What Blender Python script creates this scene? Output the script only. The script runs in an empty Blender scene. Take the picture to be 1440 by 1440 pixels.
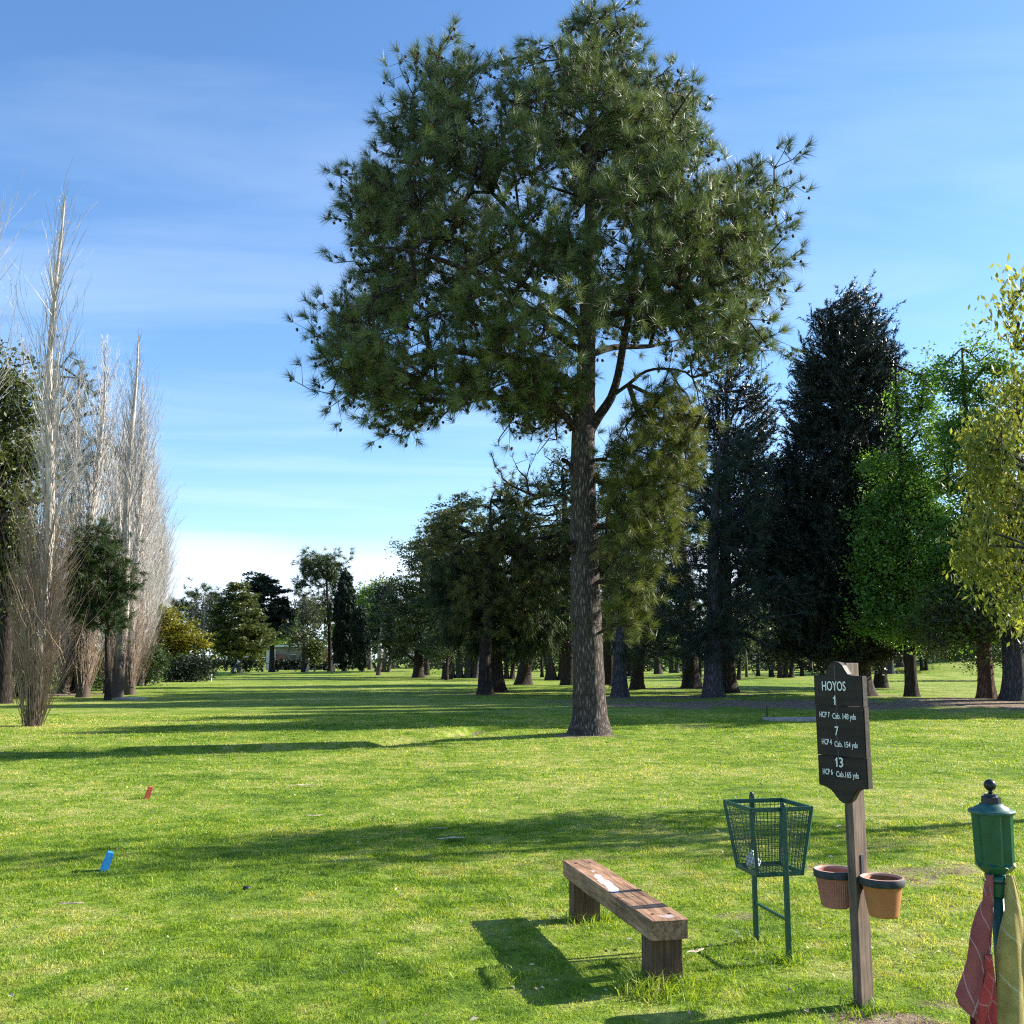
import bpy, bmesh, math, random
import numpy as np
from mathutils import Vector, Matrix, noise as mnoise
R = math.radians
rng = np.random.default_rng(7)
random.seed(7)
sc = bpy.context.scene
COL = sc.collection

# ------------------------------------------------------------------ camera
HC = 1.65
FPX = 1440.0
HOR = 928.0
TH = math.atan((HOR - 720) / FPX)
cam_d = bpy.data.cameras.new('camera'); cam = bpy.data.objects.new('camera', cam_d); COL.objects.link(cam)
cam_d.sensor_width = 36; cam_d.lens = 36; cam_d.clip_end = 9000; cam_d.clip_start = 0.05
cam.location = (0, 0, HC); cam.rotation_euler = (R(90) + TH, 0, 0)
sc.camera = cam
CT, ST = math.cos(TH), math.sin(TH)

def ray(u, v):
    xc = (u - 720) / FPX; yc = (720 - v) / FPX
    return xc, CT - yc * ST, ST + yc * CT
def gp(u, v):
    """ground point under a photo pixel (flat ground)"""
    x, y, z = ray(u, v); t = -HC / z
    return x * t, y * t
def pp(u, v, Y):
    """point at world depth Y"""
    x, y, z = ray(u, v); t = Y / y
    return np.array([x * t, Y, HC + z * t])

# ------------------------------------------------------------------ numeric helpers
_grids = {}
def vnoise(x, y, scale, seed=0):
    g = _grids.get(seed)
    if g is None:
        g = np.random.default_rng(1000 + seed).random((256, 256)); _grids[seed] = g
    x = np.asarray(x) / scale; y = np.asarray(y) / scale
    xi = np.floor(x).astype(int); yi = np.floor(y).astype(int)
    fx = x - xi; fy = y - yi
    fx = fx * fx * (3 - 2 * fx); fy = fy * fy * (3 - 2 * fy)
    a = g[xi % 256, yi % 256]; b = g[(xi + 1) % 256, yi % 256]
    c = g[xi % 256, (yi + 1) % 256]; d = g[(xi + 1) % 256, (yi + 1) % 256]
    return (a * (1 - fx) + b * fx) * (1 - fy) + (c * (1 - fx) + d * fx) * fy
def sstep(a, b, x):
    t = np.clip((x - a) / (b - a), 0, 1); return t * t * (3 - 2 * t)
def unit(v):
    return v / (np.linalg.norm(v, axis=-1, keepdims=True) + 1e-9)
def rsph(n, g=None):
    g = g or rng
    return unit(g.normal(size=(n, 3)))

# ditch path
DITCH = np.array([(-40, 20.5), (-14, 19.6), (-6.6, 19.5), (-4.6, 19.9), (-2.9, 20.6), (-1.6, 22.6), (-0.6, 25.3), (1.2, 25.6), (3.0, 25.0), (6, 26), (30, 27)])
LASTCNT = None
DSTR = np.array([.05, .12, 1, 1, .7, .0, 1, 1, .35, .2, .2])
def ditch(x, y):
    best = np.full(np.shape(x), 1e9); st = np.zeros(np.shape(x))
    for i in range(len(DITCH) - 1):
        a = DITCH[i]; b = DITCH[i + 1]; d = b - a; L2 = d @ d
        t = np.clip(((x - a[0]) * d[0] + (y - a[1]) * d[1]) / L2, 0, 1)
        dx = x - (a[0] + t * d[0]); dy = y - (a[1] + t * d[1])
        dist = np.sqrt(dx * dx + dy * dy)
        m = dist < best
        best = np.where(m, dist, best); st = np.where(m, DSTR[i] * (1 - t) + DSTR[i + 1] * t, st)
    return best, st
MOUNDS = [(-26, 135, .12, 16, 9), (-33, 108, .45, 6, 3.0), (-33, 102, -.3, 7, 1.6), (-20, 118, -.25, 6, 1.4), (-9, 120, .5, 5, 4), (-20, 124, .3, 6, 2),
          (49, 112, 1.5, 14, 10), (33, 92, .35, 9, 4), (31, 80, -.5, 7, 1.6), (28, 70, .12, 10, 3), (8, 60, .2, 8, 3), (15, 42, .18, 6, 2.5),
          (1.6, 22.9, .07, 1.6, 1.2), (11.5, 45, .2, 2, 1.5)]
def terr(x, y):
    x = np.asarray(x, float); y = np.asarray(y, float)
    h = .05 * (vnoise(x, y, 9, 1) - .5) * sstep(9, 16, y) + .25 * (vnoise(x, y, 34, 2) - .5) * sstep(28, 60, y)
    h = h + .012 * (vnoise(x, y, .8, 3) - .5) * sstep(3, 6, y)
    for cx, cy, a, sx, sy in MOUNDS:
        h = h + a * np.exp(-((x - cx) / sx) ** 2 - ((y - cy) / sy) ** 2)
    near = (y > 15) & (y < 32)
    if np.any(near):
        d, s = ditch(x, y)
        w = .38 + .10 * (vnoise(x, y, .6, 4) - .5)
        h = h - np.where(near, s * .38 * (1 - sstep(w * .5, w * 1.5, d)), 0)
    return h
def tz(x, y): return float(terr(np.array([x]), np.array([y]))[0])

def dirtmask(x, y):
    m = np.zeros(np.shape(x))
    n = vnoise(x, y, 1.1, 11) * .5 + vnoise(x, y, .35, 12) * .3 + vnoise(x, y, 3.0, 13) * .5
    def blob(cx, cy, rx, ry, s=1.0, soft=.6):
        d = np.sqrt(((x - cx) / rx) ** 2 + ((y - cy) / ry) ** 2)
        return s * (1 - sstep(1 - soft, 1 + soft * .6, d + (n - .65) * 1.5))
    for u_, yy_ in [(1003,46),(972,57),(1024,52),(1213,48),(1168,54),(871,47),(896,56),(857,60),(800,66),(694,53),(681,50),(735,68),(1282,44),(1388,42),(1428,41),(1238,60),(652,96),(588,98)]:
        m = np.maximum(m, blob((u_ - 720) / 1440 * yy_ * 1.005, yy_, 1.9, 1.2, .62, .8))
    for b in [(13, 38.5, 12, 3.8, .8), (21, 35, 8, 2.6, .75), (8.5, 46, 4.5, 2.2, .95), (1.7, 5.05, .42, .26, .9, .8), (2.1, 5.25, .6, .2, .6, .8),
              (-8.6, 20.3, 2.6, .7, .4), (1.7, 22.4, 1.2, .5, .8), (1.45, 5.7, .45, .3, .45, .8), (3.4, 42, 3.6, 2.0, .6),
              (-10, 47, 12, 2.0, .0), (-22, 50, 6, 3, .7), (-1.6, 5.9, .6, .3, .0), (.55, 5.15, .5, .2, .35, .8)]:
        m = np.maximum(m, blob(*b))
    wr = sstep(.52, .82, vnoise(x, y, .5, 14) * .7 + vnoise(x, y, .3, 15) * .3) * .60 * sstep(.2, 1.2, x - (y - 6) * .15) * (1 - sstep(8, 12, y))
    m = np.maximum(m, wr)
    d, s = ditch(x, y)
    m = np.maximum(m, s * (1 - sstep(.30, .55, d)))
    return m

# ------------------------------------------------------------------ mesh helpers
def mesh_np(name, V, faces, mat, parent=None, smooth=False, tint=None, pattr=None):
    """faces: list of (n,k) int arrays; tint: per-face float"""
    me = bpy.data.meshes.new(name)
    V = np.ascontiguousarray(V, np.float32)
    me.vertices.add(len(V)); me.vertices.foreach_set('co', V.ravel())
    nl = sum(f.size for f in faces); nf = sum(len(f) for f in faces)
    me.loops.add(nl); me.loops.foreach_set('vertex_index', np.concatenate([f.ravel() for f in faces]).astype(np.int32))
    me.polygons.add(nf)
    tot = np.concatenate([np.full(len(f), f.shape[1]) for f in faces]).astype(np.int32)
    st = np.concatenate([[0], np.cumsum(tot)[:-1]]).astype(np.int32)
    me.polygons.foreach_set('loop_start', st); me.polygons.foreach_set('loop_total', tot)
    me.polygons.foreach_set('use_smooth', np.full(nf, smooth))
    me.update(calc_edges=True)
    if tint is not None:
        a = me.attributes.new('tint', 'FLOAT', 'FACE'); a.data.foreach_set('value', np.asarray(tint, np.float32))
    if pattr:
        for k, arr in pattr.items():
            a = me.attributes.new(k, 'FLOAT', 'POINT'); a.data.foreach_set('value', np.asarray(arr, np.float32))
    if mat: me.materials.append(mat)
    o = bpy.data.objects.new(name, me); COL.objects.link(o)
    if parent: o.parent = parent
    return o
def tag(o, label=None, cat=None, group=None, kind=None):
    if label: o['label'] = label
    if cat: o['category'] = cat
    if group: o['group'] = group
    if kind: o['kind'] = kind
    return o
def empty(name, loc, rz=0, label=None, cat=None, group=None):
    o = bpy.data.objects.new(name, None); COL.objects.link(o); o.location = loc; o.rotation_euler = (0, 0, rz)
    o.empty_display_size = .1
    return tag(o, label, cat, group)
def dup(root, loc, rz=0, sc_=1.0, label=None):
    r = root.copy(); COL.objects.link(r); r.location = loc; r.rotation_euler = (0, 0, rz); r.scale = (sc_,) * 3
    if label: r['label'] = label
    for ch in list(root.children):
        c = ch.copy(); COL.objects.link(c); c.parent = r
        for g in ch.children:
            d = g.copy(); COL.objects.link(d); d.parent = c
    return r
def obj_bm(name, bm, mat, parent=None, smooth=False, loc=None, rot=None):
    me = bpy.data.meshes.new(name); bmesh.ops.recalc_face_normals(bm, faces=bm.faces); bm.to_mesh(me); bm.free()
    if smooth:
        for p in me.polygons: p.use_smooth = True
    if mat: me.materials.append(mat)
    o = bpy.data.objects.new(name, me); COL.objects.link(o)
    if parent: o.parent = parent
    if loc is not None: o.location = loc
    if rot is not None: o.rotation_euler = rot
    return o
def box_bm(sx, sy, sz, bevel=0, segs=2, cuts=0, jit=0, seed=0):
    bm = bmesh.new(); bmesh.ops.create_cube(bm, size=1)
    for v in bm.verts: v.co = Vector((v.co.x * sx, v.co.y * sy, v.co.z * sz))
    if bevel: bmesh.ops.bevel(bm, geom=list(bm.edges), offset=bevel, segments=segs, affect='EDGES', profile=.6)
    if cuts:
        bmesh.ops.subdivide_edges(bm, edges=[e for e in bm.edges if e.calc_length() > .03], cuts=cuts, use_grid_fill=True)
    if jit:
        for v in bm.verts:
            n = mnoise.noise_vector(v.co * 14 + Vector((seed * 7.1, 0, 0)))
            v.co += n * jit
    return bm
def lathe_bm(prof, n=32, cap=True, flute=None):
    """prof list of (r,z)"""
    bm = bmesh.new(); rings = []
    for k, (r, z) in enumerate(prof):
        ring = []
        for i in range(n):
            a = 2 * math.pi * i / n
            rr = r
            if flute and flute[0] <= k <= flute[1]: rr = r * (1 + (.03 if i % 2 else -.03))
            ring.append(bm.verts.new((rr * math.cos(a), rr * math.sin(a), z)))
        rings.append(ring)
    for a, b in zip(rings, rings[1:]):
        for i in range(n): bm.faces.new((a[i], a[(i + 1) % n], b[(i + 1) % n], b[i]))
    if cap:
        bm.faces.new(list(reversed(rings[0]))); bm.faces.new(rings[-1])
    return bm
def tubes(P0, P1, R0, R1, k=4):
    """disconnected prisms along segments"""
    P0 = np.asarray(P0, float); P1 = np.asarray(P1, float); n = len(P0)
    D = unit(P1 - P0)
    ref = np.where(np.abs(D[:, 2:3]) > .9, np.array([[1., 0, 0]]), np.array([[0, 0, 1.]]))
    U = unit(np.cross(D, ref)); W = np.cross(D, U)
    ang = np.arange(k) * 2 * np.pi / k
    c = np.cos(ang)[None, :, None]; s = np.sin(ang)[None, :, None]
    dirs = U[:, None] * c + W[:, None] * s
    A = P0[:, None] + dirs * np.asarray(R0)[:, None, None]; B = P1[:, None] + dirs * np.asarray(R1)[:, None, None]
    V = np.concatenate([A, B], 1).reshape(-1, 3)
    base = (np.arange(n) * 2 * k)[:, None]
    i = np.arange(k)[None]; j = (np.arange(k)[None] + 1) % k
    F = np.stack([base + i, base + j, base + k + j, base + k + i], -1).reshape(-1, 4)
    return V, F
def sweep(P, Rr, k=10, wob=0, seed=0, flare=0, sub=1):
    """continuous tube along polyline"""
    P = np.asarray(P, float); Rr = np.asarray(Rr, float)
    if sub > 1:
        t = np.linspace(0, len(P) - 1, (len(P) - 1) * sub + 1)
        Q = np.empty((len(t), 3))
        for m, tt in enumerate(t):
            i = min(int(tt), len(P) - 2); f = tt - i
            p0 = P[max(i - 1, 0)]; p1 = P[i]; p2 = P[i + 1]; p3 = P[min(i + 2, len(P) - 1)]
            Q[m] = .5 * (2 * p1 + (p2 - p0) * f + (2 * p0 - 5 * p1 + 4 * p2 - p3) * f * f + (3 * p1 - p0 - 3 * p2 + p3) * f ** 3)
        Rr = np.interp(t, np.arange(len(Rr)), Rr); P = Q
    n = len(P); D = np.gradient(P, axis=0); D = unit(D)
    ref = np.array([1., 0.03, 0.02]); U = np.empty((n, 3))
    for m in range(n):
        u = ref - D[m] * (ref @ D[m])
        if np.linalg.norm(u) < .15: u = np.array([0, 1., 0]) - D[m] * D[m][1]
        u = u / np.linalg.norm(u); U[m] = u; ref = u
    W = np.cross(D, U)
    ang = np.arange(k) * 2 * np.pi / k
    rr = np.repeat(Rr[:, None], k, 1)
    if wob:
        g = np.random.default_rng(seed)
        ph = g.random(3) * 6
        zz = np.arange(n)[:, None] * .35
        rr = rr * (1 + wob * (np.sin(3 * ang[None] + ph[0] + zz) * .5 + np.sin(5 * ang[None] + ph[1] - zz * 1.3) * .35 + g.normal(size=(n, k)) * .3))
    if flare:
        h = P[:, 2:3] - P[0, 2]
        rr = rr * (1 + flare * np.exp(-h / .35) * (1 + .35 * np.sin(5 * ang[None] + 1)))
    V = P[:, None] + (U[:, None] * np.cos(ang)[None, :, None] + W[:, None] * np.sin(ang)[None, :, None]) * rr[..., None]
    V = V.reshape(-1, 3)
    a = (np.arange(n - 1) * k)[:, None]; i = np.arange(k)[None]; j = (i + 1) % k
    F = np.stack([a + i, a + j, a + k + j, a + k + i], -1).reshape(-1, 4)
    return V, F
def merge(parts):
    Vs, Fs, o = [], [], 0
    for V, F in parts:
        Vs.append(V); Fs.append(F + o); o += len(V)
    return np.concatenate(Vs), Fs

# ------------------------------------------------------------------ materials
def new_mat(name):
    m = bpy.data.materials.new(name); m.use_nodes = True; nt = m.node_tree; nt.nodes.clear()
    out = nt.nodes.new('ShaderNodeOutputMaterial')
    return m, nt, out
def nd(nt, typ, **kw):
    n = nt.nodes.new(typ)
    for k, v in kw.items():
        if k in ('inputs',):
            for a, b in v.items(): n.inputs[a].default_value = b
        else: setattr(n, k, v)
    return n
def ramp(nt, stops, interp='LINEAR'):
    r = nt.nodes.new('ShaderNodeValToRGB'); cr = r.color_ramp; cr.interpolation = interp
    while len(cr.elements) < len(stops): cr.elements.new(.5)
    for e, (p, c) in zip(cr.elements, stops):
        e.position = p; e.color = (*c, 1) if len(c) == 3 else c
    return r
def mixc(nt, fac, a, b, mode='MIX'):
    m = nt.nodes.new('ShaderNodeMix'); m.data_type = 'RGBA'; m.blend_type = mode; m.clamp_factor = True
    for sock, val in ((0, fac), (6, a), (7, b)):
        if isinstance(val, (int, float)): m.inputs[sock].default_value = val
        elif isinstance(val, tuple): m.inputs[sock].default_value = (*val, 1) if len(val) == 3 else val
        else: nt.links.new(val, m.inputs[sock])
    return m.outputs[2]
def leaf_mat(name, c1, c2, transl=.25, rough=.55, noise_s=.5, spec=.3, c3=None):
    m, nt, out = new_mat(name); L = nt.links
    at = nd(nt, 'ShaderNodeAttribute', attribute_name='tint')
    stops = [(0, c1), (1, c2)] if c3 is None else [(0, c1), (.8, c2), (1, c3)]
    rp = ramp(nt, stops); L.new(at.outputs['Fac'], rp.inputs[0])
    geo = nd(nt, 'ShaderNodeNewGeometry'); nz = nd(nt, 'ShaderNodeTexNoise', inputs={'Scale': noise_s, 'Detail': 2.0})
    L.new(geo.outputs['Position'], nz.inputs['Vector'])
    r2 = ramp(nt, [(.35, (.72, .78, .8)), (.65, (1.25, 1.15, 1.0))]); L.new(nz.outputs['Fac'], r2.inputs[0])
    col = mixc(nt, 1.0, rp.outputs[0], r2.outputs[0], 'MULTIPLY')
    p = nd(nt, 'ShaderNodeBsdfPrincipled', inputs={'Roughness': rough, 'Specular IOR Level': spec}); L.new(col, p.inputs['Base Color'])
    t = nd(nt, 'ShaderNodeBsdfTranslucent')
    tc = mixc(nt, 1.0, col, (1.5, 1.6, .8), 'MULTIPLY'); L.new(tc, t.inputs[0])
    mx = nd(nt, 'ShaderNodeMixShader', inputs={0: transl}); L.new(p.outputs[0], mx.inputs[1]); L.new(t.outputs[0], mx.inputs[2])
    L.new(mx.outputs[0], out.inputs[0])
    return m
def bark_mat(name, c1, c2, scale=(9, 9, 2.2), bump=.6, crack=(.02, .015, .012), dist=.03):
    m, nt, out = new_mat(name); L = nt.links
    tc = nd(nt, 'ShaderNodeTexCoord'); mp = nd(nt, 'ShaderNodeMapping'); mp.inputs['Scale'].default_value = scale
    L.new(tc.outputs['Object'], mp.inputs[0])
    nz = nd(nt, 'ShaderNodeTexNoise', inputs={'Scale': 1.3, 'Detail': 6.0, 'Roughness': .65}); L.new(mp.outputs[0], nz.inputs['Vector'])
    va = nd(nt, 'ShaderNodeVectorMath', operation='MULTIPLY_ADD'); va.inputs[1].default_value = (1.5, 1.5, 1.1); L.new(nz.outputs['Color'], va.inputs[0]); L.new(mp.outputs[0], va.inputs[2])
    vo = nd(nt, 'ShaderNodeTexVoronoi', feature='DISTANCE_TO_EDGE', inputs={'Scale': 1.0}); L.new(va.outputs[0], vo.inputs['Vector'])
    rc = ramp(nt, [(.0, (0, 0, 0)), (.34, (1, 1, 1))]); L.new(vo.outputs['Distance'], rc.inputs[0])
    base = mixc(nt, nz.outputs['Fac'], c1, c2)
    col = mixc(nt, rc.outputs[0], crack, base)
    p = nd(nt, 'ShaderNodeBsdfPrincipled', inputs={'Roughness': .9, 'Specular IOR Level': .15}); L.new(col, p.inputs['Base Color'])
    ad = nd(nt, 'ShaderNodeMath', operation='ADD'); L.new(rc.outputs[0], ad.inputs[0]); L.new(nz.outputs['Fac'], ad.inputs[1])
    b = nd(nt, 'ShaderNodeBump', inputs={'Strength': bump, 'Distance': dist}); L.new(ad.outputs[0], b.inputs['Height']); L.new(b.outputs[0], p.inputs['Normal'])
    L.new(p.outputs[0], out.inputs[0])
    return m
def simple_mat(name, c1, c2, rough=.6, scale=20, bump=.15, metal=0, spec=.4, detail=5, dist=.002, stretch=(1, 1, 1)):
    m, nt, out = new_mat(name); L = nt.links
    tc = nd(nt, 'ShaderNodeTexCoord'); mp = nd(nt, 'ShaderNodeMapping'); mp.inputs['Scale'].default_value = stretch; L.new(tc.outputs['Object'], mp.inputs[0])
    nz = nd(nt, 'ShaderNodeTexNoise', inputs={'Scale': scale, 'Detail': float(detail), 'Roughness': .6}); L.new(mp.outputs[0], nz.inputs['Vector'])
    rp = ramp(nt, [(.35, c1), (.68, c2)]); L.new(nz.outputs['Fac'], rp.inputs[0])
    p = nd(nt, 'ShaderNodeBsdfPrincipled', inputs={'Roughness': rough, 'Metallic': metal, 'Specular IOR Level': spec}); L.new(rp.outputs[0], p.inputs['Base Color'])
    if bump:
        b = nd(nt, 'ShaderNodeBump', inputs={'Strength': bump, 'Distance': dist}); L.new(nz.outputs['Fac'], b.inputs['Height']); L.new(b.outputs[0], p.inputs['Normal'])
    L.new(p.outputs[0], out.inputs[0])
    return m
def wood_mat(name, c1, c2, axis='x', patch=False, rough=.75, gs=1.0):
    m, nt, out = new_mat(name); L = nt.links
    tc = nd(nt, 'ShaderNodeTexCoord'); mp = nd(nt, 'ShaderNodeMapping')
    s = {'x': (3, 45, 45), 'z': (45, 45, 3), 'y': (45, 3, 45)}[axis]
    mp.inputs['Scale'].default_value = tuple(a * gs for a in s); L.new(tc.outputs['Object'], mp.inputs[0])
    nz = nd(nt, 'ShaderNodeTexNoise', inputs={'Scale': 1.0, 'Detail': 7.0, 'Roughness': .7, 'Distortion': .4}); L.new(mp.outputs[0], nz.inputs['Vector'])
    rp = ramp(nt, [(.28, tuple(a * .35 for a in c1)), (.42, c1), (.7, c2)]); L.new(nz.outputs['Fac'], rp.inputs[0])
    n2 = nd(nt, 'ShaderNodeTexNoise', inputs={'Scale': 7.0, 'Detail': 4.0}); L.new(tc.outputs['Object'], n2.inputs['Vector'])
    r2 = ramp(nt, [(.3, (.65, .65, .68)), (.7, (1.2, 1.15, 1.1))]); L.new(n2.outputs['Fac'], r2.inputs[0])
    col = mixc(nt, 1.0, rp.outputs[0], r2.outputs[0], 'MULTIPLY')
    if patch:
        sp = nd(nt, 'ShaderNodeSeparateXYZ'); L.new(tc.outputs['Object'], sp.inputs[0])
        # worn white patch: ribbon along x between -.1 and .55, on the top face only
        def M(op, a, b=None, c=None):
            n = nd(nt, 'ShaderNodeMath', operation=op)
            for i, q in enumerate((a, b, c)):
                if q is None: continue
                if isinstance(q, (int, float)): n.inputs[i].default_value = q
                else: L.new(q, n.inputs[i])
            return n.outputs[0]
        n3 = nd(nt, 'ShaderNodeTexNoise', inputs={'Scale': 9.0, 'Detail': 5.0, 'Roughness': .6}); L.new(tc.outputs['Object'], n3.inputs['Vector'])
        xx = sp.outputs['X']; yy = sp.outputs['Y']
        centre = M("MULTIPLY_ADD", xx, -.09, .05)
        dy = M('ABSOLUTE', M('SUBTRACT', yy, centre))
        dx = M('ABSOLUTE', M('SUBTRACT', xx, .10))
        e = M('SQRT', M('ADD', M('POWER', M('DIVIDE', dx, .42), 2.0), M('POWER', M('DIVIDE', dy, .05), 2.0)))
        e = M('ADD', e, M('MULTIPLY', M('SUBTRACT', n3.outputs['Fac'], .5), 1.6))
        f = M('LESS_THAN', e, .66)
        d2x = M('ABSOLUTE', M('SUBTRACT', xx, -.74)); d2y = M('ABSOLUTE', M('SUBTRACT', yy, -.02))
        e2 = M('SQRT', M('ADD', M('POWER', M('DIVIDE', d2x, .05), 2.0), M('POWER', M('DIVIDE', d2y, .07), 2.0)))
        e2 = M('ADD', e2, M('MULTIPLY', M('SUBTRACT', n3.outputs['Fac'], .5), 3.0))
        f2 = M('MULTIPLY', M('LESS_THAN', e2, .5), .5)
        f = M('MAXIMUM', f, f2)
        top = M('GREATER_THAN', sp.outputs['Z'], .04)
        f = M('MULTIPLY', f, top)
        f = M('MULTIPLY', f, .9)
        col = mixc(nt, f, col, (.62, .6, .62))
    p = nd(nt, 'ShaderNodeBsdfPrincipled', inputs={'Roughness': rough, 'Specular IOR Level': .3}); L.new(col, p.inputs['Base Color'])
    b = nd(nt, 'ShaderNodeBump', inputs={'Strength': .7, 'Distance': .004}); L.new(nz.outputs['Fac'], b.inputs['Height']); L.new(b.outputs[0], p.inputs['Normal'])
    L.new(p.outputs[0], out.inputs[0])
    return m

def lawn_colour(nt, dark=(.070, .140, .013), mid=(.175, .26, .026), pale=(.33, .35, .10)):
    L = nt.links
    geo = nd(nt, 'ShaderNodeNewGeometry')
    n1 = nd(nt, 'ShaderNodeTexNoise', inputs={'Scale': .55, 'Detail': 4.0, 'Roughness': .6}); L.new(geo.outputs['Position'], n1.inputs['Vector'])
    n2 = nd(nt, 'ShaderNodeTexNoise', inputs={'Scale': 3.2, 'Detail': 4.0, 'Roughness': .6}); L.new(geo.outputs['Position'], n2.inputs['Vector'])
    n3 = nd(nt, 'ShaderNodeTexNoise', inputs={'Scale': .09, 'Detail': 3.0}); L.new(geo.outputs['Position'], n3.inputs['Vector'])
    a = nd(nt, 'ShaderNodeMath', operation='MULTIPLY_ADD', inputs={1: .45}); L.new(n2.outputs['Fac'], a.inputs[0])
    b = nd(nt, 'ShaderNodeMath', operation='MULTIPLY_ADD', inputs={1: .4, 2: 0.0}); L.new(n1.outputs['Fac'], b.inputs[0]); L.new(b.outputs[0], a.inputs[2])
    c = nd(nt, 'ShaderNodeMath', operation='MULTIPLY_ADD', inputs={1: .3}); L.new(n3.outputs['Fac'], c.inputs[0]); L.new(a.outputs[0], c.inputs[2])
    rp = ramp(nt, [(.45, dark), (.56, mid), (.67, pale)]); L.new(c.outputs[0], rp.inputs[0])
    return rp.outputs[0], geo

def ground_mat():
    m, nt, out = new_mat('lawn_ground'); L = nt.links
    col, geo = lawn_colour(nt)
    # fine mottling
    nf = nd(nt, 'ShaderNodeTexNoise', inputs={'Scale': 16.0, 'Detail': 5.0, 'Roughness': .75}); L.new(geo.outputs['Position'], nf.inputs['Vector'])
    rf = ramp(nt, [(.3, (.45, .5, .5)), (.5, (1, 1, 1)), (.72, (1.55, 1.4, 1.3))]); L.new(nf.outputs['Fac'], rf.inputs[0])
    col = mixc(nt, 1.0, col, rf.outputs[0], 'MULTIPLY')
    at = nd(nt, 'ShaderNodeAttribute', attribute_name='dirt')
    nn = nd(nt, 'ShaderNodeTexNoise', inputs={'Scale': 5.0, 'Detail': 6.0, 'Roughness': .7}); L.new(geo.outputs['Position'], nn.inputs['Vector'])
    ma = nd(nt, 'ShaderNodeMath', operation='MULTIPLY_ADD', inputs={1: 1.4, 2: -.2}); L.new(at.outputs['Fac'], ma.inputs[0])
    mb = nd(nt, 'ShaderNodeMath', operation='SUBTRACT'); L.new(ma.outputs[0], mb.inputs[0])
    mn = nd(nt, 'ShaderNodeMath', operation='MULTIPLY', inputs={1: .8}); L.new(nn.outputs['Fac'], mn.inputs[0]); L.new(mn.outputs[0], mb.inputs[1])
    rr = ramp(nt, [(.0, (0, 0, 0)), (.3, (1, 1, 1))]); L.new(mb.outputs[0], rr.inputs[0])
    rd = ramp(nt, [(.35, (.10, .07, .05)), (.5, (.22, .16, .11)), (.66, (.42, .33, .23))]); L.new(nn.outputs['Fac'], rd.inputs[0])
    col = mixc(nt, rr.outputs[0], col, rd.outputs[0])
    p = nd(nt, 'ShaderNodeBsdfPrincipled', inputs={'Roughness': .9, 'Specular IOR Level': .1}); L.new(col, p.inputs['Base Color'])
    nb = nd(nt, 'ShaderNodeTexNoise', inputs={'Scale': 22.0, 'Detail': 4.0, 'Roughness': .8}); L.new(geo.outputs['Position'], nb.inputs['Vector'])
    b = nd(nt, 'ShaderNodeBump', inputs={'Strength': .9, 'Distance': .05}); L.new(nb.outputs['Fac'], b.inputs['Height']); L.new(b.outputs[0], p.inputs['Normal'])
    L.new(p.outputs[0], out.inputs[0])
    return m
def grass_mat():
    m, nt, out = new_mat('grass_blades'); L = nt.links
    col, geo = lawn_colour(nt, (.075, .16, .013), (.21, .31, .028), (.42, .42, .12))
    at = nd(nt, 'ShaderNodeAttribute', attribute_name='tint')
    rp = ramp(nt, [(0, (.42, .6, .65)), (.5, (1.05, 1.02, .9)), (.9, (1.6, 1.38, 1.2)), (1, (1.9, 1.6, 2.0))]); L.new(at.outputs['Fac'], rp.inputs[0])
    col = mixc(nt, 1.0, col, rp.outputs[0], 'MULTIPLY')
    p = nd(nt, 'ShaderNodeBsdfPrincipled', inputs={'Roughness': .5, 'Specular IOR Level': .35}); L.new(col, p.inputs['Base Color'])
    t = nd(nt, 'ShaderNodeBsdfTranslucent'); tc = mixc(nt, 1.0, col, (1.5, 1.5, .7), 'MULTIPLY'); L.new(tc, t.inputs[0])
    mx = nd(nt, 'ShaderNodeMixShader', inputs={0: .35}); L.new(p.outputs[0], mx.inputs[1]); L.new(t.outputs[0], mx.inputs[2]); L.new(mx.outputs[0], out.inputs[0])
    return m

M = {}
M['ground'] = ground_mat(); M['grass'] = grass_mat()
M['pine'] = leaf_mat('pine_needles', (.034, .066, .024), (.19, .235, .095), .18, .45, .5, .4)
M['pine_y'] = leaf_mat('pine_needles_yellowish', (.06, .085, .02), (.19, .20, .055), .25, .45, .6, .35)
M['pine_br'] = leaf_mat('pine_needles_browned', (.055, .08, .022), (.18, .175, .055), .22, .5, .6, .3)
M['bluepine'] = leaf_mat('blue_green_needles', (.014, .032, .022), (.045, .075, .050), .12, .5, .4, .3)
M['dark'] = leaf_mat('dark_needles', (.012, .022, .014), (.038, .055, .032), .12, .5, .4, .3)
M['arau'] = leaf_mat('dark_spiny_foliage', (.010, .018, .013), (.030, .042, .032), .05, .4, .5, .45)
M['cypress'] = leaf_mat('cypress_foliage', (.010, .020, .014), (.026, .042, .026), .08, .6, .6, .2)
M['cedar'] = leaf_mat('cedar_foliage', (.032, .054, .020), (.09, .12, .05), .15, .5, .5, .3)
M['olive'] = leaf_mat('olive_foliage', (.045, .062, .018), (.11, .13, .04), .25, .5, .5, .3)
M['green'] = leaf_mat('fresh_green_leaves', (.06, .14, .02), (.20, .34, .065), .35, .45, .4, .35)
M['lime'] = leaf_mat('pale_green_leaves', (.12, .2, .04), (.25, .34, .09), .35, .5, .3, .3)
M['yellow'] = leaf_mat('yellow_green_leaves', (.09, .12, .025), (.28, .28, .075), .35, .5, .8, .15, (.46, .38, .11))
M['gold'] = leaf_mat('golden_foliage', (.08, .09, .015), (.30, .27, .03), .25, .5, 1.2, .3)
M['greyleaf'] = leaf_mat('grey_green_leaves', (.05, .06, .045), (.13, .145, .10), .2, .5, .5, .3)
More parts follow.
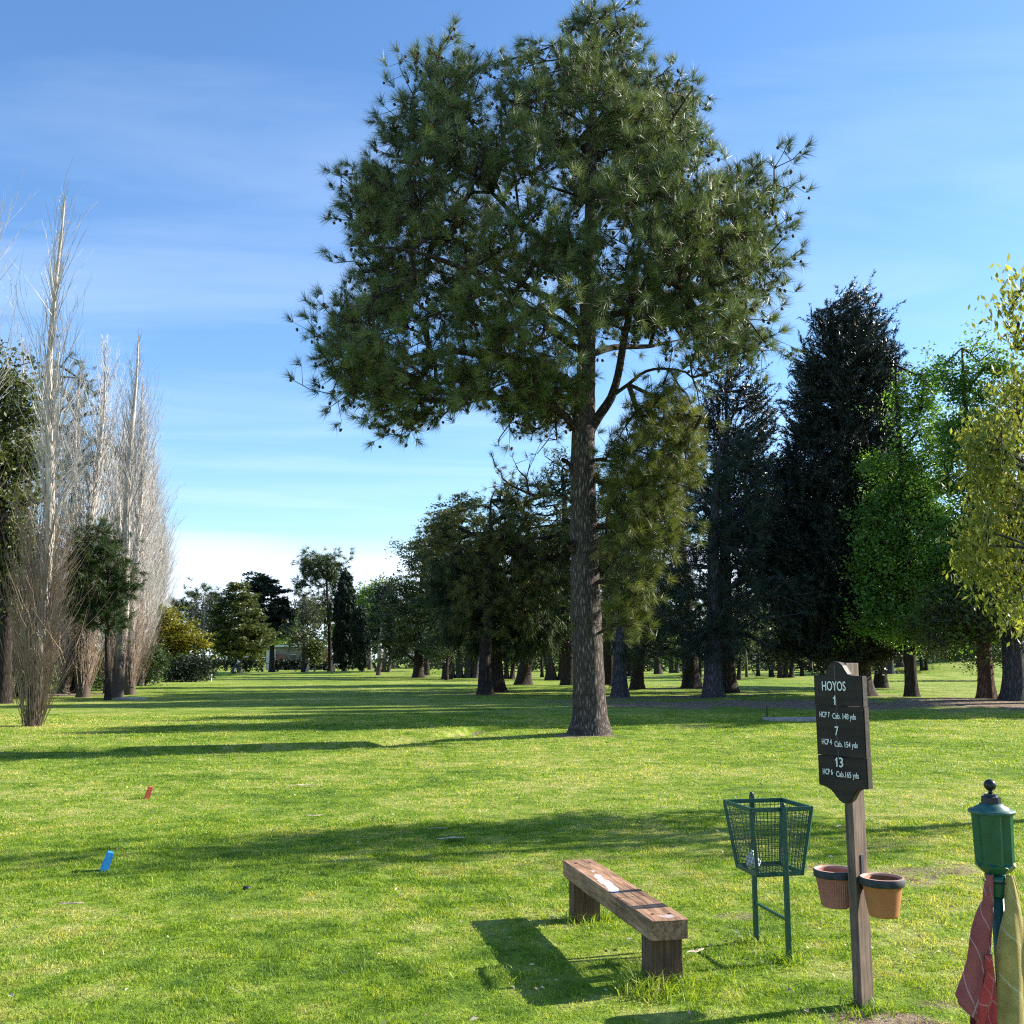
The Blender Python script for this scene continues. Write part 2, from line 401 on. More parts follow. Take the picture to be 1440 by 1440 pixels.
M['shrub'] = leaf_mat('shrub_leaves', (.024, .046, .014), (.068, .105, .036), .2, .5, .6, .3)
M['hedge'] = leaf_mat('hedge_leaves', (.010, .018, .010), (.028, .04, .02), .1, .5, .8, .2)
M['cone'] = simple_mat('pine_cone_scales', (.035, .02, .012), (.09, .055, .03), .8, 30)
M['bark_pine'] = bark_mat('pine_bark', (.17, .14, .125), (.33, .285, .26), (20, 20, 4.2), 1.0, (.05, .038, .032), .05)
M['bark_dark'] = bark_mat('dark_bark', (.04, .032, .028), (.09, .072, .06), (11, 11, 2.2), .7)
M['bark_blue'] = bark_mat('grey_bark', (.08, .08, .085), (.15, .145, .15), (11, 11, 2.2), .8, (.035, .032, .033))
M['bark_red'] = bark_mat('reddish_bark', (.14, .075, .045), (.24, .14, .09), (11, 11, 2.0), .6, (.05, .028, .02))
M['bark_pale0'] = simple_mat('pale_smooth_bark', (.30, .26, .22), (.68, .62, .54), .75, 1.6, .3, 0, .3, 6, .01, (3, 3, 1))
def pale_bark():
    m = simple_mat('pale_smooth_bark', (.24, .20, .17), (.66, .60, .52), .75, 1.6, .3, 0, .3, 6, .01, (3, 3, 1)); nt = m.node_tree; L = nt.links
    p = [n for n in nt.nodes if n.type == 'BSDF_PRINCIPLED'][0]; src = p.inputs['Base Color'].links[0].from_socket
    tc = nt.nodes.new('ShaderNodeTexCoord'); sp = nt.nodes.new('ShaderNodeSeparateXYZ'); L.new(tc.outputs['Object'], sp.inputs[0])
    nz = nt.nodes.new('ShaderNodeTexNoise'); nz.inputs['Scale'].default_value = 2.5; L.new(tc.outputs['Object'], nz.inputs['Vector'])
    ad = nt.nodes.new('ShaderNodeMath'); ad.operation = 'MULTIPLY_ADD'; ad.inputs[1].default_value = 4.0; L.new(nz.outputs['Fac'], ad.inputs[0]); L.new(sp.outputs['Z'], ad.inputs[2])
    mr = nt.nodes.new('ShaderNodeMapRange'); mr.inputs[1].default_value = 3.2; mr.inputs[2].default_value = 6.5; L.new(ad.outputs[0], mr.inputs[0])
    L.new(mixc(nt, mr.outputs[0], (.075, .055, .042), src), p.inputs['Base Color']); return m
M['bark_pale'] = pale_bark()
M['twig'] = simple_mat('bare_twig_bark', (.29, .265, .245), (.56, .53, .49), .8, 3.0, 0)
M['twig2'] = simple_mat('brown_shoot_bark', (.14, .10, .07), (.34, .255, .18), .8, 3.0, 0)
M['twigdark'] = simple_mat('dark_twig_bark', (.05, .04, .03), (.11, .09, .07), .85, 4.0, 0)

# ------------------------------------------------------------------ foliage builders
def needles(P, D, n, L, w, spread=.9, off=.0, g=None, flat=0, droop=0):
    g = g or rng; m = len(P); N = m * n
    Pn = np.repeat(P, n, 0); Dn = np.repeat(D, n, 0)
    d = unit(Dn + rsph(N, g) * spread)
    if flat: d[:, 2] *= (1 - flat); d = unit(d)
    d[:, 2] -= droop; d = unit(d)
    ln = L * (0.65 + .5 * g.random((N, 1)))
    B = Pn + Dn * (g.random((N, 1)) * off) + d * ln * .04
    pr = unit(np.cross(d, rsph(N, g))) * (w * .5)
    V = np.stack([B - pr, B + pr, B + d * ln], 1).reshape(-1, 3)
    F = np.arange(N * 3).reshape(-1, 3)
    tint = np.clip(np.repeat(g.random(m) * .6, n) + g.random(N) * .4, 0, 1)
    return V, F, tint
def leaves(P, n, rad, L, W, g=None, flat=0., hang=0., squash=1.0):
    g = g or rng; m = len(P); N = m * n
    C = np.repeat(P, n, 0) + rsph(N, g) * rad * (g.random((N, 1)) ** .5) * np.array([1, 1, squash])
    a = rsph(N, g); 
    if flat: a[:, 2] *= (1 - flat); a = unit(a)
    if hang: a = unit(a + np.array([0, 0, -hang]))
    b = np.cross(a, rsph(N, g))
    if flat: b[:, 2] *= (1 - flat)
    b = unit(b)
    s = (.65 + .7 * g.random((N, 1)))
    V = np.stack([C - a * L * .5 * s, C + b * W * .5 * s, C + a * L * .5 * s, C - b * W * .5 * s], 1).reshape(-1, 3)
    F = np.arange(N * 4).reshape(-1, 4)
    tint = np.clip(np.repeat(g.random(m) * .55, n) + g.random(N) * .45, 0, 1)
    return V, F, tint

def grow(seeds, tips, bf=.35, step=.6, up=.0, g=None, wob=.12):
    """seeds: (pos, parent_index, pathlen) lists; returns nodes pos, parent, tip indices"""
    g = g or rng
    pos = [np.array(s[0], float) for s in seeds]; par = [s[1] for s in seeds]; pl = [s[2] for s in seeds]
    cap = len(pos) + len(tips) * 14 + 10
    A = np.empty((cap, 3)); PL = np.empty(cap); n = len(pos)
    A[:n] = pos; PL[:n] = pl
    par = par + [0] * (cap - n); tipidx = []
    d0 = np.min(np.linalg.norm(tips[:, None] - A[None, :n], axis=2), axis=1)
    for ti in np.argsort(d0):
        p = tips[ti]
        dv = p - A[:n]; dd = np.linalg.norm(dv, axis=1)
        cost = dd * (1 + .6 * np.clip(-dv[:, 2] / (dd + .01), 0, 1) * (up > 0)) + bf * PL[:n]
        k = int(np.argmin(cost)); L = dd[k]; q = A[k].copy(); ns = max(1, min(12, int(L / step + .5)))
        last = k; base = PL[k]
        offv = g.normal(size=3) * wob * L; offv[2] -= up * L * .25
        for s in range(1, ns + 1):
            f = s / ns
            A[n] = q + (p - q) * f + offv * math.sin(math.pi * f) * .5
            PL[n] = base + L * f; par[n] = last; last = n; n += 1
        tipidx.append(last)
    return A[:n], np.array(par[:n]), np.array(tipidx)
def branch_mesh(A, par, tipidx, nseed, r_tip=.012, expo=.5, rmax=.2, k=4):
    n = len(A); cnt = np.zeros(n); cnt[tipidx] = 1
    for i in range(n - 1, nseed - 1, -1): cnt[par[i]] += cnt[i]
    r = np.clip(r_tip * np.maximum(cnt, 1) ** expo, 0, rmax)
    idx = np.arange(nseed, n); pa = par[idx]
    rp = np.where(pa < nseed, r[idx], np.minimum(r[pa], r[idx] * 1.5))
    V, F = tubes(A[pa], A[idx], rp, r[idx], k)
    global LASTCNT; LASTCNT = cnt
    return V, F

def shell_pts(ells, n, g, bias=.55, zmin=None, rough=1.0):
    """ells: list (c(3), r(3)); samples biased to shell"""
    vol = np.array([e[1][0] * e[1][1] * e[1][2] for e in ells]) ** .8; vol = vol / vol.sum()
    ks = g.choice(len(ells), size=n, p=vol)
    d = rsph(n, g); rr = g.random((n, 1)) ** (1 / 3. * bias)
    C = np.array([e[0] for e in ells])[ks]; Rr = np.array([e[1] for e in ells])[ks]
    K = g.normal(size=(5, 3)) * 2.6; ph = g.random(5) * 6.28
    nz = np.sin((d + (ks[:, None] * .7)) @ K.T + ph).sum(1) / 5
    rr = rr * (1 + .42 * rough * nz[:, None] + .12 * rough * g.normal(size=(n, 1)).clip(-1.5, 1.5))
    P = C + d * rr * Rr
    K2 = g.normal(size=(4, 3)) * 1.1 / (np.mean(Rr) * .30); hole = np.sin(P @ K2.T + ph[:4]).sum(1)
    P = P[hole > (-1.55 if rough > .5 else -9)]
    if zmin is not None: P[:, 2] = np.maximum(P[:, 2], zmin)
    return P

def tree(name, label, cat, group, base, Y, ells, tr, style, bark, n=260, seed=0, lean=None, leaf=None, trunk_top=None, dens=1.0, ry=.85, depthj=0, sides=8, stems=1, rough=1.0):
    """base: photo px (u,v) of the foot, Y None -> from ground; ells in px at depth Y"""
    g = np.random.default_rng(seed + 100)
    bx, by = gp(*base)
    if Y is not None:
        bx = (base[0] - 720) / 1440. * Y / CT * .99; by = Y
        bx = pp(base[0], base[1], Y)[0]
    bz = tz(bx, by)
    root = empty(name, (bx, by, bz), 0, label, cat, group)
    o3 = np.array([bx, by, bz]); E = []
    for e in ells:
        u, v, ru, rv = e[:4]; dy = e[4] if len(e) > 4 else 0
        c = pp(u, v, by + dy) - o3; s = (by + dy) / FPX * 1.01
        E.append((c, (ru * s, ru * s * ry, rv * s)))
    top = max(c[2] + r[2] * .55 for c, r in E) if trunk_top is None else pp(base[0], trunk_top, by)[2] - bz
    cen = sum((c * np.prod(r) for c, r in E)) / sum(np.prod(r) for c, r in E)
    topx = (cen[0] * .8 if lean is None else lean)
    K = 9; zs = np.linspace(0, 1, K)
    parts = []; seeds = []
    for sidx in range(stems):
        ox = 0 if stems == 1 else (sidx - (stems - 1) / 2) * tr * 2.2
        fan = 0 if stems == 1 else (sidx - (stems - 1) / 2) * 1.6
        P = np.stack([ox * (1 - zs * .2) + (topx + fan) * zs ** 1.5 + .12 * np.sin(zs * 6 + seed + sidx) * zs, cen[1] * .5 * zs + .1 * np.cos(zs * 5 + seed) * zs + (fan * .4) * zs, -.15 + zs * (top + .15)], 1)
        rad = tr * (1 - zs) ** .75 * .9 + tr * .08
        parts.append(sweep(P, rad, sides, .07, seed, .6, 4))
        lo = min(c[2] - r[2] for c, r in E) * .75
        first = None
        for i in range(K):
            if P[i, 2] >= lo or i == K - 1:
                seeds.append((P[i], first if first is not None else 0, P[i, 2] * .15)); first = len(seeds) - 1
    nseed = len(seeds)
    zmin = None
    tips = shell_pts(E, n, g, .55 if rough > .5 else .8, None, rough)
    tips = tips[tips[:, 2] > .25]
    A, par, ti = grow(seeds, tips, .3, max(.5, top / 16), .3 if style in ('cedar', 'spiny') else .0, g)
    V2, F2 = branch_mesh(A, par, ti, nseed, r_tip=.006 + tr * .03, expo=.5, rmax=tr * .5, k=4)
    parts.append((V2, F2))
    T = A[ti]; pa = A[par[ti]]; D = unit(T - pa)
    # extra cluster positions down the twigs
    jj = (.30 + .003 * by) * (.35 if style == 'column' else 1)
    th = np.where((LASTCNT[nseed:] >= 1) & (LASTCNT[nseed:] <= (14 if style == 'spiny' else 4)))[0] + nseed
    if len(th) > len(T) * 2.0: th = g.choice(th, int(len(T) * 2.0), replace=False)
    T2 = np.concatenate([T, (T + pa) / 2 + g.normal(size=T.shape) * .12, T + g.normal(size=T.shape) * jj, A[th] + g.normal(size=(len(th), 3)) * .15]); D2 = np.concatenate([D] * 3 + [unit(A[th] - A[par[th]])])
    nt_ = len(T); J = T2[2 * nt_:3 * nt_]
    parts.append(tubes(T, J, np.full(nt_, .012), np.full(nt_, .006), 3))
    V, F = merge(parts)
    mesh_np('trunk', V, F, M[bark], root, True)
    px_m = by / 1024.  # metres per render pixel
    dn = dens
    if style == 'needle':
        L = max(.30, 6 * px_m); w = max(.010, .5 * px_m)
        c = needles(T2 , D2, int(24 * dn), L, w, 1.0, L * .6, g)
    elif style == 'spiny':
        D3 = unit(D2 + np.array([0, 0, .35])); Ls = max(.2, 4.0 * px_m)
        Ps = np.concatenate([T2 + D3 * s for s in (-.3, 0., .3, .6)]); Ds = np.concatenate([D3] * 4)
        c = needles(Ps, Ds, int(10 * dn), Ls, max(.022, .95 * px_m), .9, .3, g)
    elif style == 'cedar':
        c = leaves(T2, int(24 * dn), .75, max(.17, 3.4 * px_m), max(.05, 1.3 * px_m), g, .55, 0, .28)
    elif style == 'droop':
        c = needles(T2, np.tile(np.array([[0, 0, -1.]]), (len(T2), 1)), int(22 * dn), max(.45, 10 * px_m), max(.012, .55 * px_m), .75, .3, g)
    elif style == 'column':
        c = leaves(T2, int(16 * dn), .28, max(.2, 3 * px_m), max(.06, 1.2 * px_m), g, 0, -1.2, 1.2)
    else:
        ls = leaf or .13; s = max(ls, 2.2 * px_m)
        c = leaves(T2, int(17 * dn), .38 + .003 * by, s, s * .6, g, .2, 0, .8)
    return root, c, E

def finish(root, c, mat):
    V, F, t = c
    return mesh_np('crown', V, [F], M[mat], root, False, t)

def T(name, label, cat, base, ells, tr, style, bark, mat, group=None, **kw):
    Y = kw.pop('Y', None)
    root, c, E = tree(name, label, cat, group, base, Y, ells, tr, style, bark, **kw)
    finish(root, c, mat); return root
# ================================================================== WORLD AND SUN
SUN_EL, SUN_AZ = R(28), R(18)      # azimuth measured from +X towards +Y
sd = Vector((math.cos(SUN_EL) * math.cos(SUN_AZ), math.cos(SUN_EL) * math.sin(SUN_AZ), math.sin(SUN_EL)))
sl = bpy.data.lights.new('sun', 'SUN'); sl.energy = 5.0; sl.angle = R(.53); sl.color = (1, .93, .82)
so = bpy.data.objects.new('sun', sl); COL.objects.link(so); so.rotation_euler = (-sd).to_track_quat('-Z', 'Y').to_euler(); so.location = (30, 10, 30)
w = bpy.data.worlds.new('World'); sc.world = w; w.use_nodes = True; nt = w.node_tree; nt.nodes.clear(); L = nt.links
wo = nt.nodes.new('ShaderNodeOutputWorld'); bg = nt.nodes.new('ShaderNodeBackground'); bg.inputs[1].default_value = .102
sk = nt.nodes.new('ShaderNodeTexSky'); sk.sky_type = 'NISHITA'; sk.sun_disc = False; sk.sun_elevation = SUN_EL; sk.sun_rotation = R(90) - SUN_AZ
sk.air_density = 1.0; sk.dust_density = .3; sk.ozone_density = 3.6; sk.altitude = 50
tc = nt.nodes.new('ShaderNodeTexCoord')
sep = nt.nodes.new('ShaderNodeSeparateXYZ'); L.new(tc.outputs['Generated'], sep.inputs[0])
def Mw(op, a, b=None, c=None, clamp=False):
    n = nt.nodes.new('ShaderNodeMath'); n.operation = op; n.use_clamp = clamp
    for i, q in enumerate((a, b, c)):
        if q is None: continue
        if isinstance(q, (int, float)): n.inputs[i].default_value = q
        else: L.new(q, n.inputs[i])
    return n.outputs[0]
# project direction on a high cloud sheet: (x/z, y/z)
zc = Mw('MAXIMUM', sep.outputs['Z'], .03)
cx = Mw('DIVIDE', sep.outputs['X'], zc); cy = Mw('DIVIDE', sep.outputs['Y'], zc)
cmb = nt.nodes.new('ShaderNodeCombineXYZ'); L.new(cx, cmb.inputs[0]); L.new(cy, cmb.inputs[1])
mp = nt.nodes.new('ShaderNodeMapping'); mp.inputs['Rotation'].default_value = (0, 0, R(-32)); mp.inputs['Scale'].default_value = (.34, 1.0, 1); L.new(cmb.outputs[0], mp.inputs[0])
nz = nt.nodes.new('ShaderNodeTexNoise'); nz.inputs['Scale'].default_value = 1.3; nz.inputs['Detail'].default_value = 7; nz.inputs['Roughness'].default_value = .55; nz.inputs['Distortion'].default_value = .6
L.new(mp.outputs[0], nz.inputs['Vector'])
rpw = nt.nodes.new('ShaderNodeValToRGB'); rpw.color_ramp.elements[0].position = .44; rpw.color_ramp.elements[1].position = .82; L.new(nz.outputs['Fac'], rpw.inputs[0])
f1 = Mw('MULTIPLY', rpw.outputs[0], .30)
# low cloud bank near the horizon, on the left
nb = nt.nodes.new('ShaderNodeTexNoise'); nb.inputs['Scale'].default_value = 3.0; nb.inputs['Detail'].default_value = 5
mb = nt.nodes.new('ShaderNodeMapping'); mb.inputs['Scale'].default_value = (1, 1, 9); L.new(tc.outputs['Generated'], mb.inputs[0]); L.new(mb.outputs[0], nb.inputs['Vector'])
zz = Mw('ADD', sep.outputs['Z'], Mw('MULTIPLY', Mw('SUBTRACT', nb.outputs['Fac'], .5), .05))
mr = nt.nodes.new('ShaderNodeMapRange'); mr.interpolation_type = 'SMOOTHSTEP'; L.new(zz, mr.inputs[0])
mr.inputs[1].default_value = .125; mr.inputs[2].default_value = .095; mr.inputs[3].default_value = 0; mr.inputs[4].default_value = .85
f = Mw('MAXIMUM', f1, mr.outputs[0], clamp=True)
hsv = nt.nodes.new('ShaderNodeHueSaturation'); hsv.inputs['Saturation'].default_value = 1.12; hsv.inputs['Hue'].default_value = .502; hsv.inputs['Value'].default_value = 1.0; L.new(sk.outputs[0], hsv.inputs['Color'])
mx = nt.nodes.new('ShaderNodeMix'); mx.data_type = 'RGBA'; L.new(f, mx.inputs[0]); L.new(hsv.outputs[0], mx.inputs[6]); mx.inputs[7].default_value = (4.3, 5.0, 6.0, 1)
L.new(mx.outputs[2], bg.inputs[0]); L.new(bg.outputs[0], wo.inputs[0])
sc.view_settings.view_transform = 'Standard'; sc.view_settings.look = 'None'; sc.view_settings.gamma = 1; sc.view_settings.exposure = 1.38
sc.render.engine = 'CYCLES'
cy_ = sc.cycles; cy_.max_bounces = 4; cy_.diffuse_bounces = 2; cy_.glossy_bounces = 2; cy_.transmission_bounces = 3; cy_.transparent_max_bounces = 4
cy_.filter_width = 1.2; cy_.use_adaptive_sampling = True; cy_.adaptive_threshold = .006; cy_.use_denoising = False; cy_.sample_clamp_indirect = 3
try:
    cy_.denoiser = 'OPENIMAGEDENOISE'; cy_.denoising_input_passes = 'RGB_ALBEDO_NORMAL'; cy_.denoising_prefilter = 'ACCURATE'
except Exception: pass

# ================================================================== GROUND
ys = np.concatenate([np.linspace(-60, 2.6, 40), 3 * np.exp(np.arange(0, 5.3, .0058)), [700, 1000, 1600, 2600, 4000]])
xs = 6 * np.sinh(np.linspace(-4.6, 4.6, 470)); xs = np.concatenate([[-4000, -1500, -700], xs, [700, 1500, 4000]])
X, Y = np.meshgrid(xs, ys); Xf, Yf = X.ravel(), Y.ravel()
Z = terr(Xf, Yf); V = np.stack([Xf, Yf, Z], 1); nx, ny = len(xs), len(ys)
ii = (np.arange(ny - 1)[:, None] * nx + np.arange(nx - 1)[None]).ravel()
F = np.stack([ii, ii + 1, ii + nx + 1, ii + nx], 1)
gr = mesh_np('ground', V, [F], M['ground'], None, True, None, {'dirt': dirtmask(Xf, Yf)})
tag(gr, kind='structure')

# ================================================================== GRASS
def grass(N, y0, y1, p, hk, wk, seed, spread=.62):
    g = np.random.default_rng(seed)
    yy = np.linspace(y0, y1, 400); dens = yy ** (1 - p); cdf = np.cumsum(dens); cdf /= cdf[-1]
    y = np.interp(g.random(N), cdf, yy) + g.random(N) * .05
    x = (g.random(N) * 2 - 1) * (spread * y + .6)
    dm = dirtmask(x, y)
    keep = g.random(N) > dm * .93
    cl = vnoise(x, y, .11, 21) * .6 + vnoise(x, y, .035, 22) * .4
    keep &= g.random(N) < .08 + 2.2 * (cl - .2)
    x, y, cl, dm = x[keep], y[keep], cl[keep], dm[keep]; n = len(x)
    z = terr(x, y)
    h = hk * (.30 + 1.25 * cl) * (.6 + .7 * g.random(n)) * (1 + .6 * vnoise(x, y, .9, 23)) * np.maximum(1, y / 9) ** .2 * (1 - .4 * dm)
    wd = wk * np.maximum(1, y / 5) ** .95 * (.7 + .6 * g.random(n))
    a = g.random(n) * 6.283; lean = g.normal(size=(n, 2)) * .55 + .25 * np.stack([vnoise(x, y, .3, 24) - .5, vnoise(x, y, .3, 25) - .5], 1) * 4
    P = np.stack([x, y, z - .004], 1); s = np.stack([np.cos(a), np.sin(a), 0 * a], 1) * wd[:, None] * .5
    up = np.stack([lean[:, 0], lean[:, 1], np.ones(n)], 1); up = unit(up) * h[:, None]
    mid = P + up * .55 + np.array([0, 0, 1]) * (h * .08)[:, None]
    V = np.stack([P - s, P + s, mid + s * .75, mid - s * .75, P + up * 1.0 + np.stack([lean[:, 0], lean[:, 1], -.3 * np.ones(n)], 1) * (h * .22)[:, None]], 1).reshape(-1, 3)
    b = np.arange(n)[:, None] * 5
    Q = b + np.array([[0, 1, 2, 3]]); Tt = b + np.array([[3, 2, 4]])
    t = g.random(n) * .93; t = np.where(g.random(n) < .02 + .35 * dm, 1.0, t)
    return V, [Q, Tt], np.concatenate([t, t])
Vs, Qs, Ts, ts1, ts2, o = [], [], [], [], [], 0
for a in [(720000, 3.6, 11, 1.25, .018, .0034, 1), (400000, 11, 32, 1.2, .020, .0036, 2)]:
    V, (Q, Tt), t = grass(*a); n = len(Q)
    Vs.append(V); Qs.append(Q + o); Ts.append(Tt + o); ts1.append(t[:n]); ts2.append(t[n:]); o += len(V)
go = mesh_np('grass', np.concatenate(Vs), [np.concatenate(Qs), np.concatenate(Ts)], M['grass'], None, False, np.concatenate(ts1 + ts2))
tag(go, 'short mown lawn grass growing over the whole foreground', 'grass', kind='stuff')
# taller tufts round bench feet, posts and here and there
def tuft(cx, cy, rad, n, h, seed):
    g = np.random.default_rng(seed); a = g.random(n) * 6.283; r = rad * np.sqrt(g.random(n))
    x = cx + r * np.cos(a); y = cy + r * np.sin(a); z = terr(x, y)
    hh = h * (.5 + .8 * g.random(n)); ln = g.normal(size=(n, 2)) * .45
    P = np.stack([x, y, z - .004], 1); b = g.random(n) * 6.283; s = np.stack([np.cos(b), np.sin(b), 0 * b], 1) * .003
    d = np.stack([ln[:, 0], ln[:, 1], np.ones(n)], 1); m1 = P + d * hh[:, None] * .5; m2 = P + d * hh[:, None] * .9; m2[:, :2] += ln * hh[:, None] * .5; m2[:, 2] -= hh * .12
    V = np.stack([P - s, P + s, m1 + s * .8, m1 - s * .8, m2], 1).reshape(-1, 3); k = np.arange(n)[:, None] * 5
    return V, k + np.array([[0, 1, 2, 3]]), k + np.array([[3, 2, 4]]), g.random(n) * .9
Vs, Qs, Ts, t1, o = [], [], [], [], 0
g_ = np.random.default_rng(5)
spots = [(.66, 5.45, .16, 260, .12), (.82, 5.52, .12, 160, .10), (.74, 5.38, .16, 200, .08), (.42, 6.85, .14, 120, .08), (.62, 6.9, .1, 60, .07), (1.53, 5.95, .09, 90, .08), (1.445, 6.35, .09, 80, .07), (1.69, 5.15, .14, 120, .07), (1.3, 6.0, .3, 200, .05), (1.2, 5.6, .35, 160, .05)]
spots += [(x, y, .12, 40, .055) for x, y in zip(g_.uniform(-4, 4, 70), g_.uniform(4.8, 11, 70))]
for k, s in enumerate(spots):
    V, Q, Tt, t = tuft(*s, 50 + k); Vs.append(V); Qs.append(Q + o); Ts.append(Tt + o); t1.append(t); o += len(V)
tg = mesh_np('long_grass', np.concatenate(Vs), [np.concatenate(Qs), np.concatenate(Ts)], M['grass'], None, False, np.concatenate(t1 + t1))
tag(tg, 'longer uncut grass tufts around bench feet and posts', 'grass', kind='stuff')
# grass fringe on the lips of the ditch
# fallen leaves
def litter():
    g = np.random.default_rng(9); n = 520
    y = g.uniform(4.6, 24, n) ** 1.0; x = g.uniform(-.6, .62, n) * y
    k = g.random(n) < np.where((x > .3) | (y > 9), .9, .4); x, y = x[k], y[k]; n = len(x)
    xe = g.normal(1.6, 1.2, 150); ye = g.normal(5.9, .8, 150); x = np.r_[x, xe]; y = np.r_[y, ye]; n = len(x)
    C = np.stack([x, y, terr(x, y) + .026 + .012 * g.random(n)], 1)
    a = unit(g.normal(size=(n, 3)) * np.array([1, 1, .25])); b = unit(np.cross(a, unit(g.normal(size=(n, 3)) * .35 + np.array([0, 0, 1]))))
    s = (.5 + g.random((n, 1))) * .016 * np.maximum(1, (y / 8))[:, None] ** .4
    V = np.stack([C - a * s, C + b * s * .55 + [0, 0, .005], C + a * s, C - b * s * .55 + [0, 0, .006]], 1).reshape(-1, 3)
    return V, np.arange(n * 4).reshape(-1, 4), g.random(n)
V, F, t = litter()
lm = leaf_mat('dry_leaf', (.16, .10, .06), (.62, .55, .45), .15, .7, 3)
tag(mesh_np('fallen_leaves', V, [F], lm, None, False, t), 'small dry fallen leaves scattered over the lawn', 'leaves', kind='stuff')

# ================================================================== MAIN PINE
OUT = [(835,2),(870,10),(884,40),(880,75),(905,88),(915,72),(948,66),(962,108),(992,112),(1003,160),(988,180),(1020,206),(1024,236),(1060,222),(1098,208),(1113,262),(1106,302),(1114,352),(1118,388),(1090,424),(1052,420),(1068,460),(1086,495),(1050,512),(1000,522),(962,528),(940,500),(900,505),(880,520),(860,500),(845,520),(815,520),(812,560),(790,600),(750,610),(700,612),(660,600),(600,602),(548,642),(510,600),(478,572),(450,530),(436,520),(430,458),(452,446),(500,462),(512,440),(490,385),(505,350),(486,305),(480,265),(505,258),(512,188),(548,190),(548,152),(580,160),(576,78),(606,60),(626,96),(652,58),(672,58),(690,92),(738,88),(724,38),(752,30),(790,8)]
NOTCH = [[(505,345),(560,372),(560,330),(500,325)],[(690,92),(735,100),(735,120),(700,118)],[(515,440),(590,470),(520,466)],[(1000,200),(1045,250),(1060,235),(1030,225)],[(1040,425),(1060,450),(1020,440)]]
def inpoly(x, y, poly):
    c = np.zeros(len(x), bool); n = len(poly)
    for i in range(n):
        x1, y1 = poly[i]; x2, y2 = poly[(i + 1) % n]
        if y1 == y2: continue
        m = ((y1 > y) != (y2 > y)) & (x < (x2 - x1) * (y - y1) / (y2 - y1) + x1)
        c ^= m
    return c
PY = 22.7; pbx, pby = gp(829, 1036); pbx = pp(829, 1036, PY)[0]
_c = np.array([800., 330.]); _o = []
for q in OUT:
    d_ = np.array(q, float) - _c; l_ = np.linalg.norm(d_); _o.append(tuple(_c + d_ * (1 - 28 / l_)))
OUT = _o
PB = np.array([pbx, PY, tz(pbx, PY)])
g = np.random.default_rng(42)
def crown_pts(poly, n, g, thick=.85, shell=True, yc=0.0, notches=(), core=.25):
    us, vs = zip(*poly); res = []; tot = 0
    # slice extents
    vv = np.arange(min(vs), max(vs) + 1, 4.); ext = []
    uu = np.arange(min(us), max(us) + 1, 2.)
    for v in vv:
        m = inpoly(uu, np.full(len(uu), v), poly); ext.append((uu[m].min(), uu[m].max()) if m.any() else (np.nan, np.nan))
    ext = np.array(ext)
    while tot < n:
        u = g.uniform(min(us), max(us), n * 3); v = g.uniform(min(vs), max(vs), n * 3)
        m = inpoly(u, v, poly)
        for q in notches: m &= ~inpoly(u, v, q)
        u, v = u[m], v[m]
        k = np.clip(((v - vv[0]) / 4).astype(int), 0, len(vv) - 1)
        a, b = ext[k, 0], ext[k, 1]; c = (a + b) / 2; hw = (b - a) / 2 + 1e-3
        rr = np.clip(np.abs(u - c) / hw, 0, 1); dmax = np.sqrt(1 - rr ** 2) * hw * PY / FPX * thick
        s = g.uniform(-1, 1, len(u)); dy = s * dmax
        rad = np.sqrt(rr ** 2 + (1 - rr ** 2) * s ** 2)
        dmax = np.nan_to_num(dmax); dy = np.nan_to_num(dy); rad = np.nan_to_num(rad, nan=1.0)
        acc = g.random(len(u)) < (core + (1 - core) * rad ** 2 if shell else 1)
        for uu_, vv_, d in zip(u[acc], v[acc], dy[acc]):
            res.append(pp(uu_, vv_, PY + d + yc))
        tot = len(res)
    return np.array(res[:n]) - PB
cl_ = crown_pts(OUT, 225, g, .85, True, 0, NOTCH, .3)
tp = np.concatenate([np.repeat(cl_, 12, 0) + g.normal(size=(2700, 3)) * np.array([.36, .36, .26]), crown_pts(OUT, 130, g, .85, True, 0, NOTCH)])
# keep the window by the trunk open
xs_, zs_ = tp[:, 0], tp[:, 2]
hole = (zs_ < pp(0, 470, PY)[2]) & (zs_ > 5) & (xs_ > -.1) & (xs_ < 1.9) & (np.abs(tp[:, 1]) < 3)
tp = tp[~hole]
Kc = g.normal(size=(5, 3)) * 1.5; tp = tp[np.sin(tp @ Kc.T + g.random(5) * 6).sum(1) > -2.2]
DR = [(935,535),(962,530),(982,600),(984,650),(970,700),(958,740),(930,800),(900,880),(876,898),(866,860),(862,790),(856,700),(850,640),(868,600),(890,575),(915,560)]
tdr = crown_pts(DR, 330, g, .9, False, -.6)
DL = [(690,600),(790,560),(800,640),(770,690),(740,740),(700,720),(680,650)]
tdl = crown_pts(DL, 46, g, .6, False, -.3)
def lp(lst, dy0=0, dy1=0):
    n = len(lst); return np.array([pp(u, v, PY) + np.array([0, dy0 + (dy1 - dy0) * i / (n - 1), 0]) for i, (u, v) in enumerate(lst)]) - PB
trunkP = lp([(829,1040),(829,1010),(828,960),(826,900),(823,820),(821,740),(820,660),(821,600),(823,540),(826,460),(828,380),(831,280),(833,180),(835,90),(835,30)])
trunkP[0, 2] = -.15
trunkR = np.array([.44,.37,.345,.33,.32,.30,.28,.26,.22,.19,.165,.13,.10,.06,.03])
